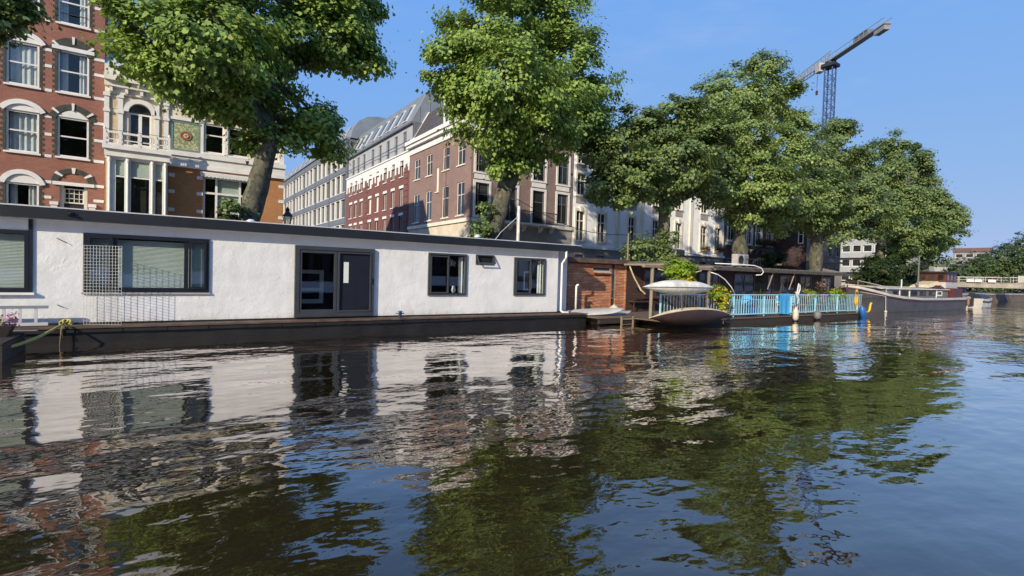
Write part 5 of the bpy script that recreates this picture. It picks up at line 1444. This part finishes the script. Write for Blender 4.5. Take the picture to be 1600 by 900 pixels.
f2.put('tarpaulin', MB().loft([[(54.5, .3, 1.9), (57.3, .2, 2.2), (57.3, 1.8, 2.2), (54.5, 1.8, 1.9)], [(54.9, .5, 2.15), (57.2, .5, 2.5), (57.2, 1.6, 2.5), (54.9, 1.6, 2.15)]]), 'canoe_cream')
f2.put('red_tarpaulin', MB().loft([[(55.2, -.3, 1.82), (56.6, -.3, 1.82), (56.6, .28, 1.82), (55.2, .28, 1.82)], [(55.6, -.1, 2.12), (56.2, -.1, 2.06), (56.2, .2, 2.06), (55.6, .2, 2.12)]]), 'red_paint')
f2.put('mast', MB().tube([(54.2, 1.0, 1.8), (54.2, 1.0, 4.6)], .06, 8), 'grey_rubber')
f2.put('exhaust', MB().tube([(49.4, .6, 1.8), (49.4, .6, 2.5), (49.4, .6, 2.52)], [.05, .05, .07], 8), 'aluminium')
f2.put('bow_handrail', MB().tube([(42.0, .8, 1.85), (42.0, .8, 2.3), (44.2, -.2, 1.9), (44.2, -.2, 1.4)], .025, 6), 'barge_white')
f2.put('bulwark_cap', MB().loft([[(41.6, 1.05, 1.98), (41.6, 1.45, 1.98), (41.6, 1.45, 2.03), (41.6, 1.05, 2.03)], [(44.4, .2, 1.75), (44.4, 2.4, 1.75), (44.4, 2.4, 1.80), (44.4, .2, 1.80)]]), 'canoe_cream')
t = fender('worn orange fender on the barge stern quarter', (61.0, 15.18, .35), .1, .6, 'terracotta')
t = thing('mooring_line', 'thin line with a white float hanging off the barge side', 'rope', (43.6, 15.55, .1))
add('line', MB().tube([(-2.8, .5, 1.4), (-.1, -.1, 1.1), (0, -.1, 0)], .014, 5), 'white_trim', t)
add('float', smooth(MB().lathe([(.1 * math.sin(a_), -.1 - .1 * math.cos(a_)) for a_ in [math.pi * j / 8 for j in range(9)]], 12).mesh('float')), 'barge_white', t, (0, -.1, .08))
# motorboat moored past the barge
t = thing('motorboat', 'small white motorboat moored beyond the barge stern', 'boat', (68.6, 16.3, 0))
rings = []
for x, w, z in ((-1.9, .85, .95), (-.5, .95, .9), (1.0, .85, .98), (2.2, .25, 1.15)):
    rings.append([(x, -w * .6, -.3), (x, -w * .9, .1), (x, -w, z), (x, w, z), (x, w * .9, .1), (x, w * .6, -.3)])
add('hull', MB().loft(rings), 'barge_white', t)
add('black_band', MB().loft([[(r[2][0], r[2][1] - .03, r[2][2] - .35), (r[2][0], r[2][1] - .03, r[2][2] - .22), (r[2][0], r[2][1] + .05, r[2][2] - .22), (r[2][0], r[2][1] + .05, r[2][2] - .35)] for r in rings]), 'iron', t)
add('cover', MB().loft([[(-1.8, -.8, .96), (1.4, -.7, 1.0), (1.4, .7, 1.0), (-1.8, .8, .96)], [(-1.4, -.3, 1.4), (.9, -.3, 1.35), (.9, .3, 1.35), (-1.4, .3, 1.4)]]), 'iron', t)
add('outboard', MB().box(-2.2, -1.95, -.15, .15, .2, 1.2).box(-2.3, -1.92, -.2, .2, 1.202, 1.5), 'iron', t)

# ------------------------------------------------------------------ bridge
br = thing('bridge', 'low flat canal bridge with white railing at the far right', 'bridge', (101.5, 0, 0))
add('deck', MB().box(-1.8, 1.8, -23, 29, 2.06, 2.72), 'concrete', br)
add('kerb', MB().box(-1.85, -1.55, -23, 29, 2.722, 2.84).box(1.55, 1.85, -23, 29, 2.722, 2.84), 'concrete', br)
for y in (-12, 2): add('pier', MB().box(-1.5, 1.5, y - .4, y + .4, -.6, 2.058), 'concrete', br)
for sx in (-1.7, 1.7):
    add('handrail', MB().box(sx - .04, sx + .04, -23, 29, 3.58, 3.65).box(sx - .025, sx + .025, -23, 29, 3.2, 3.24), 'barge_white', br)
    for k in range(53): add('railing_post', CACHE.setdefault('brp', MB().box(-.03, .03, -.03, .03, 2.84, 3.58).mesh('railing_post')), 'barge_white', br, (sx, -22.9 + k * .998, 0))
add('abutment', MB().box(-2.2, 2.2, 26.2, 31, -.6, 2.04), 'concrete', br)
add('rail_panel', MB().box(-1.95, -1.8, 18.4, 19.5, 2.9, 3.85), 'barge_white', br)
for k, y in enumerate((24.6, 23.7, 22.2)):
    t = thing('bridge_planter', ['white flower trough on the bridge nearest the barge', 'white flower trough on the bridge between its neighbours', 'white flower trough on the bridge furthest right'][k], 'planter', (99.55, y, 2.84), 0, 'white troughs on the bridge railing')
    add('trough', MB().box(-.2, .14, -.4, .4, .02, .42), 'white_trim', t)
    bush(t, 'blooms', [(0, -.2, .5, .22), (0, .2, .5, .22)], 90, .14, 'red_petal' if k == 2 else 'white_petal', sub=.15)
for k, y in enumerate((21.2, 20.6)):
    t = thing('bicycle', ['bicycle leaning on the bridge railing beside the white trough', 'bicycle leaning on the bridge railing close to the white panel'][k], 'bicycle', (99.5, y, 2.84), R(90 + 8 * k), 'bicycles on the bridge')
    for x in (-.5, .5):
        add('wheel', MB().loft([[(x + (.33 + .02 * math.cos(p)) * math.cos(a_), .02 * math.sin(p), .34 + (.33 + .02 * math.cos(p)) * math.sin(a_)) for p in (0, 1.57, 3.14, 4.71)] for a_ in [2 * math.pi * j / 18 for j in range(19)]], caps=False), 'iron', t)
    add('frame', MB().tube([(-.5, 0, .34), (-.1, 0, .32), (.3, 0, .78), (-.22, 0, .78), (-.1, 0, .32)], .02, 5).tube([(-.5, 0, .34), (-.22, 0, .78)], .015, 5).tube([(.5, 0, .34), (.3, 0, 1.0)], .02, 5), 'red_paint' if k else 'pale_metal', t)
    add('handlebar', MB().tube([(.2, -.28, 1.05), (.3, 0, 1.0), (.2, .28, 1.05)], .015, 5), 'iron', t)
    add('saddle', MB().box(-.36, -.1, -.07, .07, .9, .96), 'iron', t)

# ------------------------------------------------------------------ tower crane
cr = thing('tower_crane', 'tall tower crane with blue lattice mast and pale jib behind the trees', 'crane', (131.1, 60, G))
mz = 52.4
mm = MB(); s = .85
for sx in (-s, s):
    for sy in (-s, s): mm.box(sx - .12, sx + .12, sy - .12, sy + .12, 0, mz)
add('mast_chords', mm, 'crane_blue', cr)
dg = MB()
for k in range(22):
    z = 14 + k * 1.7
    for a, b in (((-s, -s), (s, -s)), ((-s, -s), (-s, s)), ((s, -s), (s, s)), ((-s, s), (s, s))):
        p, q = (a, b) if k % 2 else (b, a)
        dg.bar((p[0], p[1], z), (q[0], q[1], z + 1.7), .11)
        dg.bar((a[0], a[1], z), (b[0], b[1], z), .09)
add('mast_lattice', dg, 'crane_blue', cr)
add('slewing_ring', MB().box(-1.5, 1.5, -1.5, 1.5, mz + .004, mz + .7).lathe([(1.2, mz + .7), (1.2, mz + 1.3)], 14), 'iron', cr)
jd = math.atan2(13.3, 9.05)
jb = bpy.data.objects.new('jib', None)
def jib_part(name, mb, mat): return add(name, mb, mat, cr, (0, 0, mz + 1.3), jd)
ch = MB()
for y in (-.6, .6): ch.box(0, 40, y - .1, y + .1, 0, .2)
ch.tube([(0, 0, 2.6), (30, 0, 1.5), (40, 0, .9)], .09, 4)
jib_part('jib_chords', ch, 'crane_grey')
lt = MB()
for k in range(26):
    x = k * 1.5
    top = 2.6 - x * .037
    for y in (-.6, .6):
        lt.bar((x, y, .1), (x + .75, 0, top), .09).bar((x + .75, 0, top), (x + 1.5, y, .1), .09)
jib_part('jib_lattice', lt, 'crane_grey')
cj = MB().box(-18.6, -.02, -.75, .75, 0, .25)
for y in (-.75, .75):
    cj.box(-18.6, -.02, y - .04, y + .04, 1.2, 1.28)
    for k in range(13): cj.box(-18.5 + k * 1.5, -18.43 + k * 1.5, y - .04, y + .04, .25, 1.2)
jib_part('counter_jib', cj, 'crane_grey')
jib_part('counterweight', MB().box(-18.4, -15.4, -.6, .6, -1.0, -.01), 'crane_grey')
jib_part('winch_house', MB().box(-13.2, -9.0, -.65, .65, .26, 1.5), 'grey_metal')
jib_part('cab', MB().box(.8, 2.6, .9, 2.2, -1.9, .1), 'barge_white')
jib_part('trolley', MB().box(4.5, 6.0, -.5, .5, -.5, -.01), 'red_paint')
jib_part('hook', MB().tube([(5.2, 0, -.5), (5.2, 0, -5)], .05, 5).box(5.0, 5.4, -.2, .2, -6, -5), 'red_paint')

# ------------------------------------------------------------------ street furniture
lp = thing('street_lamp', 'old street lamp with red crowned lantern at the street corner', 'street lamp', (5.75, 31, G))
add('post', smooth(MB().lathe([(.16, 0), (.16, .3), (.1, .4), (.09, .9), (.055, 1.0), (.045, 3.0), (.07, 3.1)], 12).mesh('post')), 'iron', lp)
add('lantern', MB().loft([[(r * math.cos(a_), r * math.sin(a_), z) for a_ in [math.pi / 4 + math.pi / 2 * j for j in range(4)]] for r, z in ((.14, 3.12), (.28, 3.75))]), 'pane_clear', lp)
lf = MB()
for j in range(4):
    a_ = math.pi / 4 + math.pi / 2 * j
    lf.bar((.14 * math.cos(a_), .14 * math.sin(a_), 3.12), (.285 * math.cos(a_), .285 * math.sin(a_), 3.76), .03)
add('lantern_frame', lf, 'red_paint', lp)
add('lantern_roof', MB().loft([[(r * math.cos(a_), r * math.sin(a_), z) for a_ in [math.pi / 4 + math.pi / 2 * j for j in range(4)]] for r, z in ((.34, 3.77), (.3, 3.82), (.14, 4.0), (.12, 4.05), (.16, 4.12), (.02, 4.3))]), 'red_paint', lp)
mp = thing('mooring_pole', 'tall weathered white wooden pole behind the white houseboat', 'pole', (15.9, 22.9, -1))
add('pole', MB().tube([(0, 0, 0), (.02, 0, 3.5), (.03, 0, 6.75)], [.13, .11, .09], 9, .05), 'canoe_white', mp)
add('stay_line', MB().tube([(0, 0, 6.2), (-1.6, -.8, 5.2), (-2.6, -1.4, 4.4)], .015, 5), 'white_trim', mp)
cb = thing('overhead_cable', 'thin cable slung from a short pole to the brown houseboat roof', 'cable', (24.7, 23.1, 1.2))
add('pole', MB().tube([(0, 0, 0), (0, 0, 3.7)], .06, 7), 'grey_wood', cb)
add('cable', MB().tube([(q * .8, -.45 * q, 3.6 - 1.3 * (q / 10) - .5 * math.sin(math.pi * q / 10)) for q in range(11)], .02, 5).tube([(-q * .95, -.1 * q, 3.6 + .12 * q - .6 * math.sin(math.pi * q / 10)) for q in range(11)], .02, 5), 'iron', cb)

# ------------------------------------------------------------------ trees
LOBES = {
'T0': [(-4.4, 24, 10.84, 0.87), (-5.23, 24, 10.37, 1.27), (-3.9, 24, 10.43, 0.35), (-4.48, 24, 10.08, 0.52), (-5.68, 25, 12.02, 1.53)] ,
'T1': [(0.83, 24, 14.14, 2.66), (4.48, 25, 16.4, 2.9), (-0.17, 23, 10.52, 1.7), (1.61, 22.3, 10.53, 2.05), (-1.02, 23.5, 9.66, 0.85), (0.24, 23, 9.2, 1.1), (1.92, 23.3, 9.2, 1.25), (1.75, 24, 8.5, .75), (3.91, 25.2, 12.37, 2.16), (6.48, 25, 13.32, 1.97), (7.96, 25, 12.3, 0.94), (5.41, 25, 8.8, 1.24), (4.3, 24.7, 8.04, 0.95), (3.07, 24.3, 8.86, 1.36), (6.14, 25, 7.98, 0.78), (3.4, 24.5, 7.3, 0.7), (7.65, 25.5, 15.09, 1.43), (6.9, 25.3, 12.4, 1.0), (5.9, 25.0, 8.9, .8)] ,
'T2': [(16.55, 24.5, 19.47, 2.96), (14.2, 23.8, 15.28, 2.35), (19.35, 25, 17.44, 2.84), (12.55, 24.2, 13.13, 1.62), (14.93, 22.4, 11.99, 2.76), (20.15, 24, 14.24, 2.81), (22.48, 24.5, 13.34, 1.65), (14.18, 23.3, 9.9, 1.7), (17.56, 23, 10.47, 2.35), (16.26, 24.2, 8.7, 1.31), (22.17, 25.3, 12.05, 2.0), (12.46, 25, 12.18, 1.11), (13.18, 24, 11.38, 1.36), (15.21, 24.2, 7.94, 0.79)] ,
'T3': [(24.12, 24, 10.06, 1.75), (27.57, 25, 12.12, 2.17), (30.94, 25, 13.65, 2.0), (28.89, 22.7, 10.14, 2.41), (32.62, 23.4, 11.74, 2.17), (25.98, 24, 8.86, 1.98), (23.66, 24.5, 8.21, 1.18), (29.86, 24.5, 8.66, 1.76), (33.67, 23.4, 9.78, 2.01), (23.25, 25, 10.31, 1.01), (25.05, 24.5, 7.32, 0.86)] ,
'T4': [(43.12, 25, 20.76, 1.46), (38.85, 25, 17.24, 2.66), (43.6, 25, 17.8, 2.6), (35.92, 25.2, 15.9, 1.95), (48.4, 25.5, 16.6, 1.9), (37.1, 23.2, 13.17, 2.91), (44.44, 24, 13.22, 2.92), (38.27, 22.7, 9.78, 2.92), (36.03, 24, 9.68, 2.11), (44.61, 23.5, 9.57, 2.67), (39.2, 24, 8.15, 1.89), (44.13, 24, 7.64, 1.56), (33.56, 25, 13.9, 1.29)] ,
'T5': [(57.14, 25, 17.65, 1.85), (54.43, 25, 14.44, 2.69), (60.28, 25, 15.19, 2.05), (50.42, 23.6, 10.52, 2.75), (56.96, 23.6, 10.94, 2.97), (62.89, 24, 10.07, 2.21), (54.06, 24, 8.17, 2.26), (49.89, 24.5, 7.87, 1.69), (61.19, 24, 8.29, 2.04)] ,
'T6': [(71.37, 25, 18.18, 1.98), (76.25, 25, 16.61, 2.15), (68.98, 25, 15.01, 2.08), (70.05, 24, 12.06, 2.52), (67.05, 25, 11.85, 1.9), (69.12, 24.5, 9.08, 2.22), (79.44, 25, 18.03, 1.14)] ,
'T7': [(78.49, 24.5, 12.62, 2.74), (85.45, 24.5, 11.38, 2.56), (75.33, 24, 8.37, 2.8), (88.2, 24.5, 9.27, 1.92), (73.11, 24.5, 6.72, 1.84), (80.84, 24, 6.88, 2.12), (92.33, 25, 11.39, 1.27), (80.92, 25, 14.97, 1.66)] ,
}
tree('plane tree leaning in at the top left corner', (-8.6, 24.5, G), LOBES['T0'] + [(-8.3, 24.5, 12.5, 2.6)], (-8.3, 24.5, 7.8), .5, 14000, .19, 'plane_leaf_dark')
tree('big plane tree before the ornate house', (2.6, 24.5, G), LOBES['T1'], (3.75, 24.5, 7.8), .55, 88000, .18, 'plane_leaf_bright', sub=.7, shoots=[(2.2, 24.0, 4.4, .4), (2.0, 24, 3.9, .3)])
tree('big plane tree in front of the brick corner house', (14.5, 24.5, G), LOBES['T2'], (16.2, 24.5, 7.4), .66, 92000, .185, 'plane_leaf_bright', sub=.75, shoots=[(14.3, 24, 4.6, .7), (14.6, 24, 5.6, .5), (14.0, 24, 3.9, .5)])
tree('dark spreading plane tree in front of the wide white house', (29.4, 24.5, G), LOBES['T3'], (29.9, 24.5, 7.2), .6, 66000, .21, 'plane_leaf_dark', LEAF8, .65)
tree('tallest plane tree behind the white air conditioner', (39.8, 24.5, G), LOBES['T4'], (39.3, 24.5, 6.6), .75, 105000, .21, 'plane_leaf', LEAF4, .75)
tree('plane tree in front of the blank dark wall', (52.0, 24.5, G), LOBES['T5'], (52.3, 24.5, 6.8), .75, 80000, .22, 'plane_leaf_dark', LEAF4, .8)
tree('plane tree with pointed top right of the crane', (66.5, 24.5, G), LOBES['T6'], (67.2, 24.5, 7.5), .6, 50000, .25, 'plane_leaf_dark', LEAF4, .85)
tree('last plane tree of the row nearest the bridge', (80.5, 24.5, G), LOBES['T7'], (80.5, 24.5, 6.0), .6, 60000, .26, 'plane_leaf_dark', LEAF4, .85)
# shrubs on the quay
def shrub(label, base, lobes, n, size, leaf='shrub_leaf', sub=.4, name='shrub', tmpl=LEAF4):
    t = thing(name, label, 'shrub', base, 0, 'shrubs on the quay')
    loc = [(l[0] - base[0], l[1] - base[1], l[2] - base[2], l[3]) for l in lobes]
    b = MB()
    for l in loc: limb(b, (random.uniform(-.15, .15), random.uniform(-.15, .15), 0), l[:3], .06, .015, 6, .05, 4)
    add('stem', b, 'bark', t)
    P, O = crown_points(loc, n, sub)
    add('foliage', leaf_mesh('foliage', P, size, O, tmpl), leaf, t)
shrub('large dark bush behind the barge bow', (66.5, 23.2, G), [(62.69, 23.2, 3.73, 1.8), (67.69, 23.2, 4.24, 2.3), (71.88, 23.2, 3.11, 1.7), (58.95, 23.2, 2.64, 1.3), (65.2, 23.4, 2.5, 1.8), (70, 23.2, 2.4, 1.6)], 22000, .22, sub=.5)
shrub('leafy dark shrub left of the third tree trunk', (26.9, 23.9, G), [(26.0, 23.8, 4.0, .8), (27.3, 23.9, 4.4, .9), (28.3, 23.7, 4.0, 1.0), (29.0, 23.4, 4.9, .8), (28.8, 23.4, 3.4, 1.0), (26.9, 23.8, 3.2, .9), (25.5, 23.6, 3.6, .55)], 4200, .16, 'plane_leaf_dark', .35, tmpl=LEAF8)
shrub('round clipped bush in front of the blank dark wall', (52.6, 29, G), [(52.6, 29, 4.5, 1.15), (52.6, 29, 3.6, 1.1)], 5000, .14, sub=.3)
# trees on the far bank beyond the bridge
for i, (x, y, hgt, r) in enumerate(((131, 37.0, 5.4, 2.6), (134, 33.2, 8.2, 3.3), (136, 29.3, 11.2, 3.9), (137, 25.0, 14.0, 4.5), (139, 20.0, 16.0, 5.0))):
    lab = ['small rounded tree beside the bridge end', 'low tree second from the bridge end', 'middle tree of the far bank row', 'tall tree at the right edge beyond the bridge', 'tree of the far bank row hidden furthest right'][i]
    base = (x, y, G)
    lob = [(x, y, hgt - r * .75, r * .75), (x - .5, y + r * .6, hgt * .62, r * .62), (x - .3, y - r * .6, hgt * .62, r * .66), (x - r * .6, y, hgt * .55, r * .66), (x - r * .5, y + .3 * r, hgt * .38 + .8, r * .6), (x - r * .5, y - .4 * r, hgt * .36 + .8, r * .62), (x - .4 * r, y + r * .9, 2.6, r * .5), (x - .4 * r, y - r * .9, 2.8, r * .55)]
    tree(lab, base, lob, (x, y, hgt * .45), .25, 9000 + 1500 * i, .34, 'bank_leaf', LEAF4, .8, name='bank_tree', group='trees on the far bank')

# the same kind of trees stand on the bank behind the camera and are mirrored in the windows
def copy_tree(o, parent=None):
    c = o.copy(); col.objects.link(c); c.parent = parent
    for ch in list(o.children): copy_tree(ch, c)
    return c
_src = [o for o in scene.objects if o.get('label') in ('big plane tree in front of the brick corner house', 'tallest plane tree behind the white air conditioner')]
for k in range(7):
    c = copy_tree(_src[k % 2])
    c['label'] = 'plane tree of the opposite bank mirrored in the houseboat windows'
    c['group'] = 'plane trees on the opposite bank'
    c.location = (-32 + k * 13.5, -30 - 2.2 * (k % 3), G)
    c.rotation_euler = (0, 0, 1.3 + k * 1.9)
_hs = [o for o in scene.objects if o.name in ('balcony_house', 'corner_house')]
_hs.sort(key=lambda o: o.name)
_x = 52.0
for k in range(8):
    src = _hs[k % 2]
    c = copy_tree(src)
    c['label'] = ('dark brick house' if src.name == 'balcony_house' else 'brown brick house') + ' of the opposite bank mirrored in the houseboat windows'
    c['group'] = 'houses on the opposite bank'
    c.location = (_x, -41, G)
    c.rotation_euler = (0, 0, math.pi)
    _x -= 7.0 if src.name == 'balcony_house' else 10.9
# a few fallen leaves drifting on the canal
_p = np.stack([rng.uniform(0, 26, 70), rng.uniform(5, 15.5, 70), np.full(70, .006)], axis=1)
_p[:30] = np.stack([rng.normal(6.0, .8, 30), rng.normal(9.0, 1.2, 30), np.full(30, .006)], axis=1)
_fl = add('fallen_leaves', leaf_mesh('fallen_leaves', _p, .09, None, LEAF4, 9.0), 'yellow_petal')
struct(tag(_fl, 'scattered yellow fallen leaves floating on the canal', 'leaves'), 'stuff')
